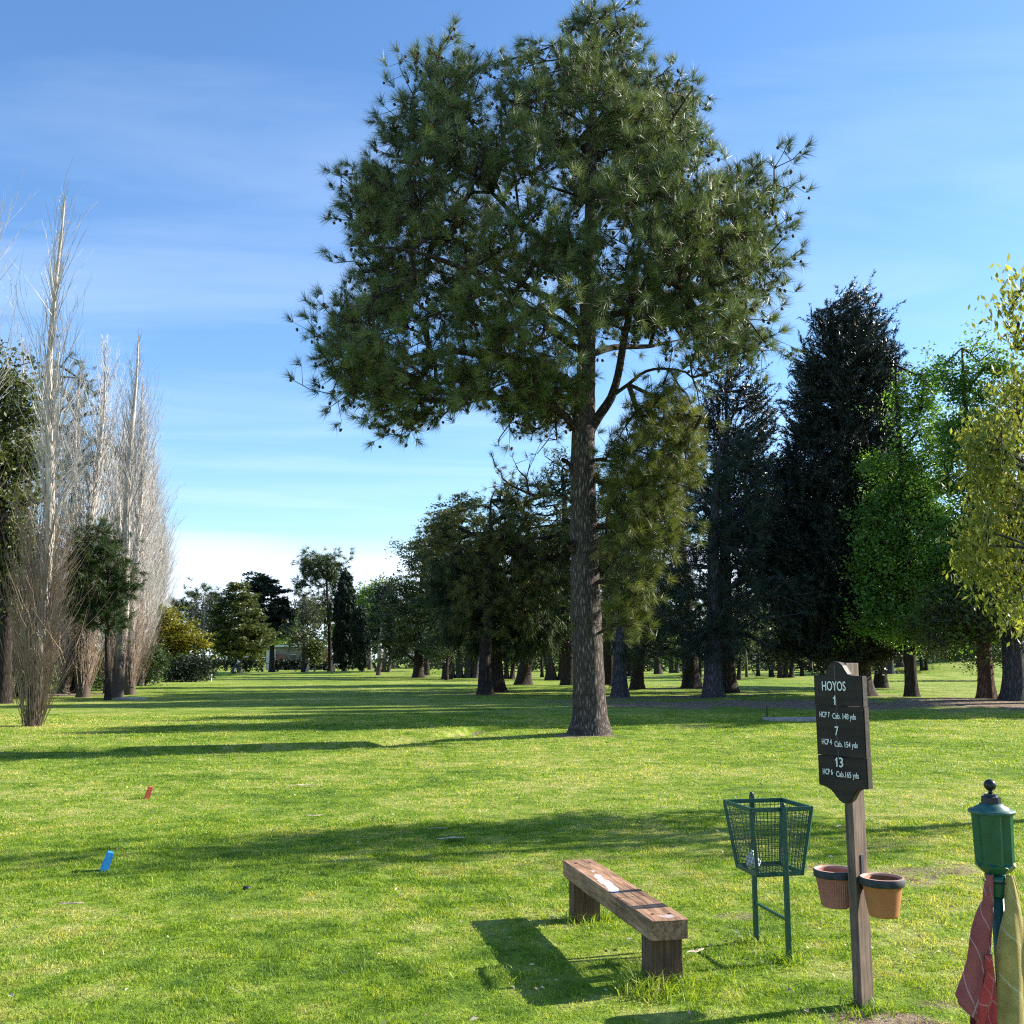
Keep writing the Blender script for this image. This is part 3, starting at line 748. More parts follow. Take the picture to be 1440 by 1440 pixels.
limbs = [([(816,612),(792,588),(765,577),(735,572),(700,578),(660,590)],.095,0,-1.5),
 ([(813,560),(790,530),(765,508),(740,499),(700,494),(650,482),(600,480),(560,486),(510,492)],.11,0,1.2),
 ([(826,610),(842,585),(858,562),(868,530),(876,480),(886,430),(893,370),(905,300)],.12,0,-.5),
 ([(858,560),(882,545),(905,530),(935,530),(965,545),(975,600)],.045,-.1,-1.0),
 ([(824,470),(795,440),(750,425),(700,400),(640,370),(600,330)],.10,0,-1.8),
 ([(828,440),(870,400),(920,385),(980,350),(1040,330)],.10,0,1.0),
 ([(828,400),(790,350),(740,300),(690,240),(640,180)],.09,0,1.5),
 ([(830,330),(870,270),(920,220),(960,170)],.08,0,-1.4),
 ([(826,500),(780,480),(720,440),(660,420),(590,410),(540,420)],.09,0,-3.0),
 ([(828,450),(880,450),(950,440),(1020,430),(1060,400)],.09,0,-2.6),
 ([(826,500),(870,470),(930,450),(990,420)],.09,0,3.0),
 ([(826,480),(780,420),(720,380),(680,330)],.09,0,3.5),
 ([(820,690),(800,655),(790,650)],.05,0,-.3),([(818,790),(806,776),(802,765)],.10,0,-.3),([(822,720),(790,700),(760,702),(735,712)],.035,0,-.6),
 ([(824,800),(846,800),(852,796)],.07,0,-.2),([(818,565),(805,550),(797,553)],.06,0,-.2)]
seeds = []; first = None
for i, P in enumerate(trunkP):
    if i >= 3: seeds.append((P, 0, .3 * abs(i - 7))); 
seg = []
mparts = [sweep(trunkP, trunkR, 20, .05, 3, .28, 5)]
limb_meshes = []
for li, (pl, r, d0, d1) in enumerate(limbs):
    P = lp(pl, d0, d1); n = len(P)
    rr = r * (1 - np.linspace(0, 1, n)) ** .6 * .95 + r * .10
    if len(pl) <= 3: rr = np.full(n, r); 
    limb_meshes.append(sweep(P, rr, 7, .06, li, 0, 3))
    if len(pl) > 3:
        for i in range(1, n): seeds.append((P[i], 0, .35 * i))
pine = empty('pine_tree', PB, 0, 'tall pine with long needles, cones and one bare scaly trunk, alone on the open lawn', 'tree')
V, F = merge(mparts); mesh_np('trunk', V, F, M['bark_pine'], pine, True)
alltips = np.concatenate([tp, tdr, tdl]); nt_ = len(tp); ns_ = len(seeds)
A, par, ti = grow(seeds, alltips, .35, .5, 0, g, .16)
V2, F2 = branch_mesh(A, par, ti, ns_, .009, .5, .11, 4)
Tt = A[ti]; pa = A[par[ti]]; D = unit(Tt - pa)
def near(P, S):
    return np.array([np.min(np.linalg.norm(S - p, axis=1)) < 1e-6 for p in P])
isdr = near(Tt, tdr); isdl = near(Tt, tdl); main = ~(isdr | isdl)
twigs = []
def tufts(P, D, k, g, spread=.32):
    ex = [P + g.normal(size=P.shape) * spread - D * .15 for _ in range(k - 1)]
    for e in ex: twigs.append(tubes(P - D * .2, e, np.full(len(P), .009), np.full(len(P), .005), 3))
    P2 = np.concatenate([P] + ex); D2 = np.concatenate([D] * k)
    D2 = unit(D2 + g.normal(size=D2.shape) * .45 + np.array([0, 0, .35])); return P2, D2
P2, D2 = tufts(Tt[main], D[main], 3, g, .25)
V, F, t = needles(P2, D2, 60, .31, .0105, .85, .16, g)
mesh_np('crown', V, [F], M['pine'], pine, False, t)
# short twigs that carry the extra tufts
P3, D3 = tufts(Tt[isdr], D[isdr] * .4 + np.array([0, 0, -.2]), 3, g, .25)
V, F, t = needles(P3, D3, 70, .27, .0085, .9, .14, g)
mesh_np('crown', V, [F], M['pine_y'], pine, False, t)['label'] = 'lower right limb hanging beside the trunk, with yellower needles'
P4, D4 = tufts(Tt[isdl], D[isdl], 2, g, .22)
V, F, t = needles(P4, D4, 22, .18, .008, .9, .08, g)
mesh_np('crown', V, [F], M['pine_br'], pine, False, t)
# cones: small pointed eggs hanging behind the tufts
sel = P2[g.random(len(P2)) < .62] + g.normal(size=(1, 3)) * 0
Cn = sel + g.normal(size=sel.shape) * .07 - np.array([0, 0, .05])
dn = unit(rsph(len(Cn), g) * .8 - np.array([0, 0, .8]))
pr = [(0, .012), (.2, .03), (.6, .032), (1.0, .006)]
parts = []
for (a, ra), (b, rb) in zip(pr, pr[1:]):
    parts.append(tubes(Cn + dn * .105 * a, Cn + dn * .105 * b, np.full(len(Cn), ra * 1.15), np.full(len(Cn), rb * 1.15), 5))
V, F = merge(parts)
tag(mesh_np('pine_cones', V, F, M['cone'], pine, True), kind='stuff')

V, F = merge(limb_meshes + [(V2, F2)] + twigs)
mesh_np('branches', V, F, bark_mat('pine_branch_bark', (.05, .04, .034), (.11, .09, .075), (9, 9, 9), .5), pine, True)

# ================================================================== POPLARS
def poplar_mesh(seed, H=16., rb=.24, thicket=1.0, spread=1.0, nb=150, lnk=1.0):
    g = np.random.default_rng(seed)
    z = np.linspace(0, 1, 26); wv = np.stack([.10 * np.sin(z * 9 + seed) + .25 * z * math.sin(seed * 2.1), .08 * np.cos(z * 8 + seed * 1.7), 0 * z], 1)
    P = np.stack([0 * z, 0 * z, z * H], 1) + wv; P -= P[0] * np.array([1, 1, 0]); P[0, 2] = -.15
    r = rb * (1 - z) ** .9 + .012
    parts_t = [sweep(P, r, 10, .08, seed, .25, 2)]
    P0, P1, R0, R1 = [], [], [], []
    def branch(p, d, ln, r, depth, segs=6, curve=.5):
        q = p.copy(); dd = d.copy()
        for s in range(segs):
            dd = unit(dd + np.array([0, 0, curve / segs]) + g.normal(size=3) * .05)
            q2 = q + dd * ln / segs; ra = r * (1 - s / segs) + .0022; rb2 = r * (1 - (s + 1) / segs) + .0022
            P0.append(q); P1.append(q2); R0.append(ra); R1.append(rb2)
            if depth > 0 and s >= 1:
                for _ in range(2 if depth == 2 else 1):
                    if g.random() < .9:
                        d2 = unit(dd + g.normal(size=3) * .33 * np.array([1, 1, .5]))
                        branch(q2, d2, ln * g.uniform(.28, .5), r * .42 * (1 - s / segs) + .002, depth - 1, 4, .35)
            q = q2
    nb = int(nb * .72)
    for i in range(nb):
        f = (i + g.random()) / nb; h = 1.0 + (H - 1.2) * f ** 1.05
        c = np.array([np.interp(h, P[:, 2], P[:, 0]), np.interp(h, P[:, 2], P[:, 1]), h]); a = g.random() * 6.283
        tilt = g.uniform(.25, .52) * spread; ln = (1.0 + 3.0 * math.sin(math.pi * min(1, .12 + .8 * f)) ** .8) * g.uniform(.5, 1.15)
        ln *= lnk
        if f > .5: ln *= 1 - .75 * (f - .5) / .5; tilt *= .8
        d = np.array([math.cos(a) * tilt, math.sin(a) * tilt, 1.0]); d = unit(d)
        branch(c, d, ln, .006 + .007 * ln * g.uniform(.6, 1.3), 2 if g.random() < .28 else 1)
    # a few stout forks
    for i in range(5):
        h = g.uniform(.25, .7) * H; c = np.array([np.interp(h, P[:, 2], P[:, 0]), np.interp(h, P[:, 2], P[:, 1]), h]); a = g.random() * 6.283
        branch(c, unit(np.array([math.cos(a) * .22, math.sin(a) * .22, 1.])), H * .24, .035, 2, 9, .6)
    nsp = len(P0)
    n_t = int(240 * thicket)
    for i in range(n_t):
        h = 5.2 * g.random() ** 1.5 + .1; a = g.random() * 6.283; rr = .14 + .14 * g.random()
        c = np.array([math.cos(a) * rr, math.sin(a) * rr, h * .8])
        tilt = g.uniform(.08, .42); branch(c, unit(np.array([math.cos(a) * tilt, math.sin(a) * tilt, 1.])), g.uniform(1.0, 3.2), .010, 1 if g.random() < .8 else 0, 5, .6)
    P0, P1, R0, R1 = map(np.array, (P0, P1, R0, R1))
    return merge(parts_t), tubes(P0[:nsp], P1[:nsp], R0[:nsp], R1[:nsp], 3), tubes(P0[nsp:], P1[nsp:], R0[nsp:], R1[nsp:], 3)
def poplar(loc, rz, label, seed, **kw):
    (tv, tf), (bv, bf_), (sv, sf) = poplar_mesh(seed, **kw)
    r = empty('poplar_tree', loc, rz, label, 'tree', 'bare poplars in a row along the left edge')
    mesh_np('trunk', tv, tf, M['bark_pale'], r, True); mesh_np('branches', bv, [bf_], M['twig'], r); mesh_np('shoots', sv, [sf], M['twig2'], r)
    return r
def at(x, y, dz=0): return (x, y, tz(x, y) + dz)
bx, by = gp(45, 1021)
popA = poplar(at(bx, by, -.1), .3, 'nearest bare poplar, white crooked trunk with a thicket of shoots at its foot', 11, H=14.3, rb=.165, thicket=1.1, nb=120, lnk=.62, spread=.72)
popB = poplar(at(-17.5, 46.), 0, 'bare poplar with a clean pale trunk, just left of the paired trunks', 12, H=16.6, rb=.27, thicket=.35, nb=170, spread=.9)
popC = poplar(at(-19.2, 46.5), 1, 'bare poplar rising behind the dark rounded conifer', 13, H=16.4, rb=.26, thicket=1.2, nb=190, spread=1.2, lnk=1.15)
pl = [(popA, -13.6, 24.6, 1.9, .97, 'bare poplar cut off by the left edge of the photo, nearest the viewer'),
      (popB, -20.8, 55, 2, .95, 'bare poplar with a pale trunk, second beyond the dark rounded conifer'),
      (popB, -18.2, 49.5, 3.6, .93, 'paired bare poplar whose white trunk leans slightly right over the flat stone'),
      (popC, -22.0, 51, 4, 1.0, 'bare poplar half hidden between the tall left conifers'),
      (popC, -22.6, 63, .6, .90, 'bare poplar with wide grey side branches against the sky'),
      (popB, -25.2, 70, 2.5, .90, 'slim bare poplar in the middle of the receding row'),
      (popC, -26.0, 72, 5, .86, 'bare poplar right of the slim one, spreading fan of twigs'),
      (popC, -28.2, 80, 1.4, .86, 'bare poplar with a brushy foot near the far end of the row'),
      (popB, -29.0, 84, .2, .84, 'bare pale poplar behind the golden conifer'),
      (popC, -31.5, 92, 2.9, .82, 'last bare poplar at the far end of the row'),
      (popA, -17.2, 37.5, 2.2, .95, 'bare poplar with a shoot thicket, second from the viewer'),
      (popC, -20.5, 42.0, 2.7, .9, 'bare poplar behind the second thicket, in front of the green leafy tree')]
pl += [(popC, -24.8, 66, 3.3, .93, 'bare poplar deep in the row, behind the pale paired trunks'),
      (popC, -26.5, 75, 4.4, .95, 'bare poplar behind the row, its top level with its neighbours'),
      (popC, -21.2, 57.5, 5.5, .9, 'bare poplar with forked grey top, in the middle of the row'),
      (popB, -23.0, 60, 1.1, .98, 'tall bare poplar behind the forked one'),
      (popC, -29.8, 87, .9, .8, 'low brushy bare poplar before the golden conifer'),
      (popC, -19.8, 51, 5.0, .85, 'bare poplar directly right of the paired trunks')]
for o_, x, y, rz, s, lb in pl: dup(o_, at(x, y), rz, s, lb)
# ================================================================== OTHER TREES (photo px of foot, crown blobs)
GW = 'trees of the wood on the right'; GF = 'trees far off beyond the green'; GL = 'evergreens behind the bare poplars'
# --- right wood
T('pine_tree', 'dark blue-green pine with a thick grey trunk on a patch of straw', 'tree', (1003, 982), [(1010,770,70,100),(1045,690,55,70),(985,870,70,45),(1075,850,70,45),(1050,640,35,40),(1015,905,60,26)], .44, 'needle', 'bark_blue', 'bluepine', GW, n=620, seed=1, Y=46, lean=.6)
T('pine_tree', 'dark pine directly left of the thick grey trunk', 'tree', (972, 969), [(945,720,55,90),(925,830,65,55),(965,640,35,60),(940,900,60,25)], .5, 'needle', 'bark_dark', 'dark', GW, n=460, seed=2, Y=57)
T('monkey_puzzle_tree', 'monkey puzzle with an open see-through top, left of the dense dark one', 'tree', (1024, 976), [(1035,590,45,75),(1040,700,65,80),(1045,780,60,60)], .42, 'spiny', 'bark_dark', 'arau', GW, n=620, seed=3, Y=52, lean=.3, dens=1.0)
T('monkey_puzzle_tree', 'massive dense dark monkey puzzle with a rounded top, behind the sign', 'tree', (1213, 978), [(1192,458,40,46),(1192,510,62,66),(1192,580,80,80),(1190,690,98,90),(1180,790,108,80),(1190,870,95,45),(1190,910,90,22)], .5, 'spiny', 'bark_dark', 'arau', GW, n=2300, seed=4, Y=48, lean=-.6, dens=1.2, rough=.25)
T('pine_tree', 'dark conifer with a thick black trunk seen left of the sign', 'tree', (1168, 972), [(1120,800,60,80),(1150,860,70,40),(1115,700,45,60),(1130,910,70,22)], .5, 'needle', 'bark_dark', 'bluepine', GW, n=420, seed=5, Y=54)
T('pine_tree', 'dark pine with a bluish trunk just right of the tall lone pine', 'tree', (871, 979), [(890,760,55,90),(905,850,50,50),(935,690,40,60),(900,905,50,25)], .36, 'needle', 'bark_blue', 'cedar', GW, n=420, seed=6, Y=47)
T('pine_tree', 'dark pine close behind the bluish trunk, right of the lone pine', 'tree', (896, 969), [(915,790,55,80),(950,860,60,40)], .36, 'needle', 'bark_dark', 'dark', GW, n=200, seed=7, Y=56)
T('pine_tree', 'dark straight pine just left of the lone pine trunk', 'tree', (857, 968), [(860,740,45,90),(840,850,50,40)], .36, 'needle', 'bark_dark', 'cedar', GW, n=300, seed=8, Y=60)
T('cedar_tree', 'dark cedar with layered boughs rising behind the left side of the lone pine trunk', 'tree', (800, 962), [(800,690,42,60),(795,780,60,60),(770,850,60,45)], .5, 'cedar', 'bark_dark', 'cedar', GW, n=480, seed=9, Y=66)
T('tree', 'broad blue-green drooping tree on a stout dark trunk', 'tree', (694, 972), [(690,850,75,60),(650,810,50,60),(720,790,70,50),(740,880,55,30),(660,890,50,25)], .55, 'droop', 'bark_dark', 'shrub', GW, n=640, seed=10, Y=53, dens=1.4)
T('pine_tree', 'pine with long browning needles standing behind the drooping tree', 'tree', (681, 969), [(680,755,75,42),(760,750,60,50),(620,745,25,18),(740,700,45,25),(810,790,35,45),(700,715,28,16),(680,850,50,45),(730,830,50,40)], .34, 'needle', 'bark_dark', 'pine_br', GW, n=760, seed=11, Y=50, lean=.4, dens=1.3, trunk_top=705)
T('tree', 'dark tree leaning right with a long low limb', 'tree', (735, 960), [(780,860,80,40),(820,800,50,50),(760,880,60,30)], .5, 'leaf', 'bark_dark', 'cedar', GW, n=460, seed=12, Y=68, lean=3.2)
T('tree', 'small dark tree forking low beside the lone pine trunk', 'tree', (792, 958), [(800,880,50,30),(770,890,40,22)], .45, 'leaf', 'bark_dark', 'shrub', GW, n=120, seed=13, Y=84, stems=3)
T('tree', 'many-stemmed tree with sunlit pale foot left of the wood', 'tree', (652, 953), [(640,870,50,45),(665,830,40,40)], .34, 'leaf', 'bark_blue', 'olive', GW, n=120, seed=14, Y=96, stems=4, dens=.6)
T('cedar_tree', 'dark layered cedar at the left end of the wood', 'tree', (588, 952), [(590,880,55,45),(600,830,45,45),(612,780,28,35)], .5, 'cedar', 'bark_dark', 'cedar', GW, n=300, seed=15, Y=98)
T('tree', 'tall airy tree with thin foliage against the sky', 'tree', (600, 949), [(580,790,32,38),(605,770,28,32),(560,840,25,35),(620,800,30,40)], .3, 'leaf', 'bark_dark', 'greyleaf', GW, n=210, seed=16, Y=112, dens=.5)
T('cedar_tree', 'cedar with flat boughs behind the drooping tree', 'tree', (628, 951), [(640,790,45,55),(650,730,38,30),(630,860,50,40)], .4, 'cedar', 'bark_dark', 'cedar', GW, n=300, seed=17, Y=90)
T('maple_tree', 'tall tree in fresh bright green leaf beside the dark monkey puzzle', 'tree', (1282, 976), [(1262,610,18,75),(1285,590,14,70),(1240,700,28,70),(1275,720,40,80),(1250,820,45,60),(1310,600,18,85),(1305,790,50,70),(1232,775,28,40),(1300,690,30,70),(1260,880,50,30),(1318,540,13,50),(1300,560,12,45)], .28, 'leaf', 'bark_dark', 'green', GW, n=620, seed=18, Y=44, dens=1.1, leaf=.15)
T('maple_tree', 'tall green tree on the reddish bare trunk near the right edge', 'tree', (1388, 985), [(1333,540,13,55),(1350,560,14,60),(1368,530,13,60),(1388,520,13,60),(1408,530,13,60),(1345,640,32,70),(1390,640,34,70),(1420,600,22,70),(1395,720,45,60),(1360,790,65,60),(1350,870,60,35)], .34, 'leaf', 'bark_red', 'green', GW, n=720, seed=19, Y=42, dens=1.1, leaf=.15)
T('oak_tree', 'low spreading olive-leaved tree with a stout grey trunk at the right edge', 'tree', (1428, 987), [(1400,860,60,45),(1440,820,60,60),(1350,880,60,35),(1460,760,60,70),(1330,850,40,30)], .52, 'leaf', 'bark_blue', 'olive', GW, n=430, seed=20, Y=41, leaf=.15, dens=.8)
T('fir_tree', 'dark fir with low boughs right of the sign', 'tree', (1238, 968), [(1250,860,80,40),(1290,880,60,30),(1220,890,50,25),(1320,840,40,40)], .4, 'cedar', 'bark_dark', 'cedar', GW, n=340, seed=21, Y=60)
T('tree', 'small round dark tree behind the reddish trunk', 'tree', (1382, 957), [(1370,905,45,28),(1400,915,35,20)], .35, 'leaf', 'bark_dark', 'shrub', GW, n=150, seed=22, Y=82)
for k, (u, v, lb) in enumerate([(1252, 951, 'leftmost of three sunlit trunks far behind the sign'), (1266, 950, 'middle of three sunlit trunks far behind the sign'), (1275, 948, 'rightmost of three sunlit trunks far behind the sign')]):
    T('pine_tree', lb, 'tree', (u, v), [(u, 880, 34, 28), (u + 10, 850, 26, 30)], .42 - .06 * k, 'cedar', 'bark_blue', 'cedar', 'three far trunks behind the sign', n=90, seed=30 + k, Y=100 + 8 * k)
thin = [(1085, 952, 96), (1098, 949, 112), (1112, 950, 106), (1128, 951, 98), (1140, 949, 118), (1153, 949, 112), (1066, 950, 104), (1050, 951, 99)]
words = ['first', 'second', 'third', 'fourth', 'fifth', 'sixth', 'seventh', 'eighth']
thin.sort()
for k, (u, v, yy) in enumerate(thin):
    T('tree', '%s thin trunk, counting from the left, in the far stand between straw patch and sign' % words[k], 'tree', (u, v), [(u, 872, 26, 30), (u + 5, 835, 20, 28)], .14 + .05 * (k * 5 % 4), 'leaf', 'bark_pale' if k % 3 == 0 else 'bark_dark', 'shrub', 'thin trunks far behind the straw patch', n=70, seed=40 + k, Y=yy, lean=.9 * math.sin(k * 2.3))
T('tree', 'small light green tree far off, right of the bluish trunk', 'tree', (948, 946), [(948,905,26,20),(930,890,20,16)], .3, 'leaf', 'bark_blue', 'green', GW, n=90, seed=50, Y=128, stems=2)
T('tree', 'dark far tree right of the lone pine trunk', 'tree', (925, 946), [(915,890,30,26),(900,860,26,26)], .45, 'leaf', 'bark_dark', 'shrub', GW, n=90, seed=51, Y=120)
und = [(628,86,'cedar'),(668,104,'shrub'),(712,92,'cedar'),(762,100,'olive'),(842,90,'shrub'),(885,104,'cedar'),(985,98,'shrub'),(1035,84,'cedar'),(1105,90,'olive'),(1182,96,'shrub'),(1300,104,'cedar'),(1345,112,'olive')]
place = ['first', 'second', 'third', 'fourth', 'fifth', 'sixth', 'seventh', 'eighth', 'ninth', 'tenth', 'eleventh', 'twelfth']
for k, (u, yy, mt) in enumerate(und):
    v0 = HOR + 1440 * HC / yy
    T('small_tree', '%s low bushy tree, counting from the left, in the shade under the wood' % place[k], 'tree', (u, v0), [(u, 905, 30, 20), (u + 12, 885, 24, 18), (u - 14, 912, 20, 13)], .16 + .03 * (k % 3), 'leaf', 'bark_dark', mt, 'low trees under the wood', n=90, seed=200 + k, Y=yy, dens=1.2, stems=1 + k % 3)
# trees standing right of the frame that throw the long shade across the fairway
T('pine_tree', 'pine outside the right edge that shades the near fairway', 'tree', (1640, 1000), [(1640,640,110,130),(1650,470,90,120),(1640,340,60,80)], .4, 'leaf', 'bark_dark', 'dark', 'trees outside the right edge', n=620, seed=60, Y=35.5, leaf=.3)
T('pine_tree', 'second pine outside the right edge, farther back', 'tree', (1600, 985), [(1610,640,110,130),(1620,470,90,120)], .4, 'leaf', 'bark_dark', 'dark', 'trees outside the right edge', n=620, seed=61, Y=41, leaf=.3)
T('pine_tree', 'fourth pine outside the right edge, between the first two', 'tree', (1690, 985), [(1690,620,120,130),(1700,460,90,120)], .4, 'leaf', 'bark_dark', 'dark', 'trees outside the right edge', n=600, seed=63, Y=38.3, leaf=.3)
T('pine_tree', 'third pine outside the right edge, the farthest right', 'tree', (1850, 985), [(1850,640,120,130),(1860,480,90,130)], .4, 'leaf', 'bark_dark', 'dark', 'trees outside the right edge', n=420, seed=62, Y=37.5, leaf=.3)
# --- near yellow-leaved tree
def yellow_tree():
    g = np.random.default_rng(77); x0, y0 = 9.6, 12.4
    root = empty('ash_tree', at(x0, y0), 0, 'near tree with drooping yellow-green leaves reaching in at the right edge', 'tree')
    zs = np.linspace(0, 1, 9); P = np.stack([-.5 * zs + .1 * np.sin(zs * 7), .1 * np.cos(zs * 5) - .1, -.15 + zs * 7.6], 1)
    parts = [sweep(P, .13 * (1 - zs) ** .8 + .012, 9, .06, 5, .4, 3)]
    seeds = [(P[i], 0, .3 * i) for i in range(2, 9)]
    E = [(np.array([-1.2, 0, 4.6]), (2.9, 1.1, 1.7)), (np.array([.8, .1, 4.8]), (2.6, 1.2, 1.5)), (np.array([-2.9, -.1, 3.3]), (1.5, .9, 1.1))]
    tips = shell_pts(E, 400, g, .7); tips = tips[(tips[:, 2] > 1.7)]
    # what reaches into view, shaped like the photo: mass between 560 and 830 px, light sprays above and below
    m = []
    for (u, v, ru, rv, n, Yd) in [(1378,650,30,60,60,12.3),(1405,640,45,75,110,12.2),(1385,760,42,60,110,12.4),(1430,560,30,40,40,12.2),(1428,420,26,22,22,12.0),(1440,470,18,30,20,12.2),(1420,850,30,40,36,12.6),(1440,730,25,110,60,12.0),(1368,790,26,30,30,12.6)]:
        c = pp(u, v, Yd); d = rsph(n, g) * g.random((n, 1)) ** .5; m.append(c + d * np.array([ru, 0, rv]) * Yd / FPX + d[:, [1, 0, 2]] * np.array([0, .9, 0]))
    tv = np.concatenate(m) - np.array([x0, y0, tz(x0, y0)])
    # drop generic tips covering the view; crown also trimmed to shorten its cast shade
    wx = tips[:, 0] + x0; wy = tips[:, 1] + y0; tips = tips[(wx / wy > .515) & (wx - 1.79 * tips[:, 2] > -3.4)]
    tips = np.concatenate([tips, tv])
    A, par, ti = grow(seeds, tips, .35, .4, .1, g, .15)
    parts.append(branch_mesh(A, par, ti, len(seeds), .0045, .5, .06, 4)); V, F = merge(parts)
    mesh_np('trunk', V, F, M['bark_pale'] if 0 else M['bark_blue'], root, True)
    Tp = A[ti]
    Tp = np.concatenate([Tp, Tp + g.normal(size=Tp.shape) * .14])
    V, F, t = leaves(Tp, 7, .22, .10, .036, g, 0, 1.1)
    # fold each leaf a little: keep quads, tint only
    mesh_np('crown', V, [F], M['yellow'], root, False, t)
yellow_tree()
# --- left side evergreens
T('leafy_tree', 'bright green leafy evergreen at the left edge behind the poplars', 'tree', (4, 985), [(12,590,42,90),(0,700,50,100),(30,800,35,60),(-30,640,60,120)], .3, 'leaf', 'bark_dark', 'olive', GL, n=380, seed=70, Y=40, leaf=.18)
T('pine_tree', 'tall dark pine behind the nearest poplar', 'tree', (100, 973), [(95,560,42,55),(70,640,50,60),(125,670,40,70),(90,760,55,60)], .4, 'needle', 'bark_dark', 'cedar', GL, n=330, seed=71, Y=52)
T('cypress_tree', 'dark rounded conifer low between the poplars', 'tree', (152, 976), [(138,800,42,55),(130,770,34,34),(155,830,28,30),(120,840,30,30),(145,868,34,18)], .13, 'needle', 'bark_dark', 'shrub', GL, n=380, seed=72, Y=43.5, dens=1.3)
T('pine_tree', 'dark pine far left, mostly behind the poplar thicket', 'tree', (55, 970), [(40,850,60,50),(20,780,50,60)], .35, 'needle', 'bark_dark', 'dark', GL, n=230, seed=73, Y=56)
T('conifer', 'golden yellow conifer at the far end of the poplar row', 'tree', (240, 958), [(250,897,24,14),(232,875,18,22),(268,905,18,9),(232,915,18,16)], .2, 'cedar', 'bark_dark', 'gold', GL, n=230, seed=74, Y=78, dens=1.0)
def shrub(label, u, v, ru, rv, Yd, mat='shrub', seed=0, n=110, nm='shrub', grp='dark shrubs under the poplars'):
    T(nm, label, 'shrub', (u, v), [(u, v - rv * .9, ru, rv), (u + ru * .4, v - rv * .6, ru * .6, rv * .6)], .07, 'leaf', 'bark_dark', mat, grp, n=n, seed=seed, Y=Yd, leaf=.1, dens=1.2)
shrub('spreading dark juniper at the foot of the golden conifer', 262, 957, 28, 18, 76, 'cypress', 80, nm='juniper')
shrub('dark shrub behind the nearest poplar foot', 25, 985, 50, 42, 47, 'shrub', 81, 170)
shrub('dark shrub left of the poplar with the cleft foot', 112, 974, 30, 38, 52, 'shrub', 82)
shrub('dark shrub between cleft poplar and paired trunks', 152, 974, 20, 32, 55, 'shrub', 83)
shrub('dark shrub behind the paired white trunks', 205, 968, 24, 36, 64, 'shrub', 84)
shrub('dark shrub at the very left edge', -20, 985, 40, 60, 45, 'shrub', 85)
shrub('low shrub behind the right end of the poplar row', 232, 960, 20, 28, 90, 'shrub', 86)
# --- far centre
T('bare_tree', 'bare grey tree far off at the left end of the hedge', 'tree', (286, 944), [(285,870,26,38)], .22, 'leaf', 'bark_pale', 'greyleaf', GF, n=150, seed=90, Y=118, dens=.12)
T('pine_tree', 'dark pine far off behind the bare grey tree', 'tree', (272, 944), [(270,850,24,22),(300,870,26,30),(290,840,18,12)], .25, 'needle', 'bark_dark', 'cedar', GF, n=120, seed=91, Y=140)
T('conifer', 'olive green cone-shaped conifer far off beside the golf bag', 'tree', (337, 946), [(335,900,42,24),(336,870,34,28),(333,842,20,22)], .3, 'cedar', 'bark_blue', 'olive', GF, n=320, seed=92, Y=118, dens=1.2)
T('cedar_tree', 'dark flat-topped cedar far off right of the olive conifer', 'tree', (382, 944), [(365,822,22,12),(378,845,28,16),(392,870,24,20),(372,880,22,20)], .4, 'cedar', 'bark_dark', 'cypress', GF, n=230, seed=93, Y=138)
T('tree', 'small grey-green tree in front of the white building', 'tree', (426, 944), [(424,885,26,24),(430,860,20,18)], .25, 'leaf', 'bark_dark', 'greyleaf', GF, n=130, seed=94, Y=134, dens=.6)
T('pine_tree', 'tallest far pine, rising just left of the cypress', 'tree', (464, 944), [(448,800,28,22),(464,792,22,18),(440,830,26,20),(470,830,22,26),(455,860,28,20)], .35, 'needle', 'bark_dark', 'cedar', GF, n=260, seed=95, Y=140, dens=.8)
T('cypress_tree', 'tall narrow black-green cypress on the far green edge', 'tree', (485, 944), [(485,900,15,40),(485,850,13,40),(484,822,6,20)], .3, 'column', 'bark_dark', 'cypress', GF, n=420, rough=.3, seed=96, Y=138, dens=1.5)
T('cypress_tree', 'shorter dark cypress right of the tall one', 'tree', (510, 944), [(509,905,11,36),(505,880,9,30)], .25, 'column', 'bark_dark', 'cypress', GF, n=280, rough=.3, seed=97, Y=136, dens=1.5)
T('tree', 'dark rounded tree right of the cypresses, with pale crooked stems', 'tree', (540, 946), [(538,870,18,36),(545,840,14,22),(560,890,24,28)], .25, 'leaf', 'bark_pale', 'cypress', GF, n=230, seed=98, Y=126, stems=3, dens=1.3)
T('willow_tree', 'pale green willow behind the two cypresses', 'tree', (520, 942), [(512,850,18,22),(530,850,22,26),(545,825,14,14),(515,880,20,20)], .35, 'leaf', 'bark_pale', 'lime', GF, n=190, seed=99, Y=175)
T('tree', 'pale green tree far behind the dark cedar', 'tree', (408, 941), [(405,870,22,18),(395,900,20,14)], .3, 'leaf', 'bark_dark', 'lime', GF, n=110, seed=100, Y=190)
T('shrub', 'green shrub in front of the red panel', 'shrub', (442, 944), [(442,915,14,12)], .1, 'leaf', 'bark_dark', 'olive', GF, n=60, seed=101, Y=146)
T('tree', 'dark tree with a crooked pale trunk right of the cypresses', 'tree', (532, 948), [(575,890,30,22),(560,860,20,20)], .25, 'leaf', 'bark_pale', 'shrub', GF, n=120, seed=102, Y=112, lean=.6)

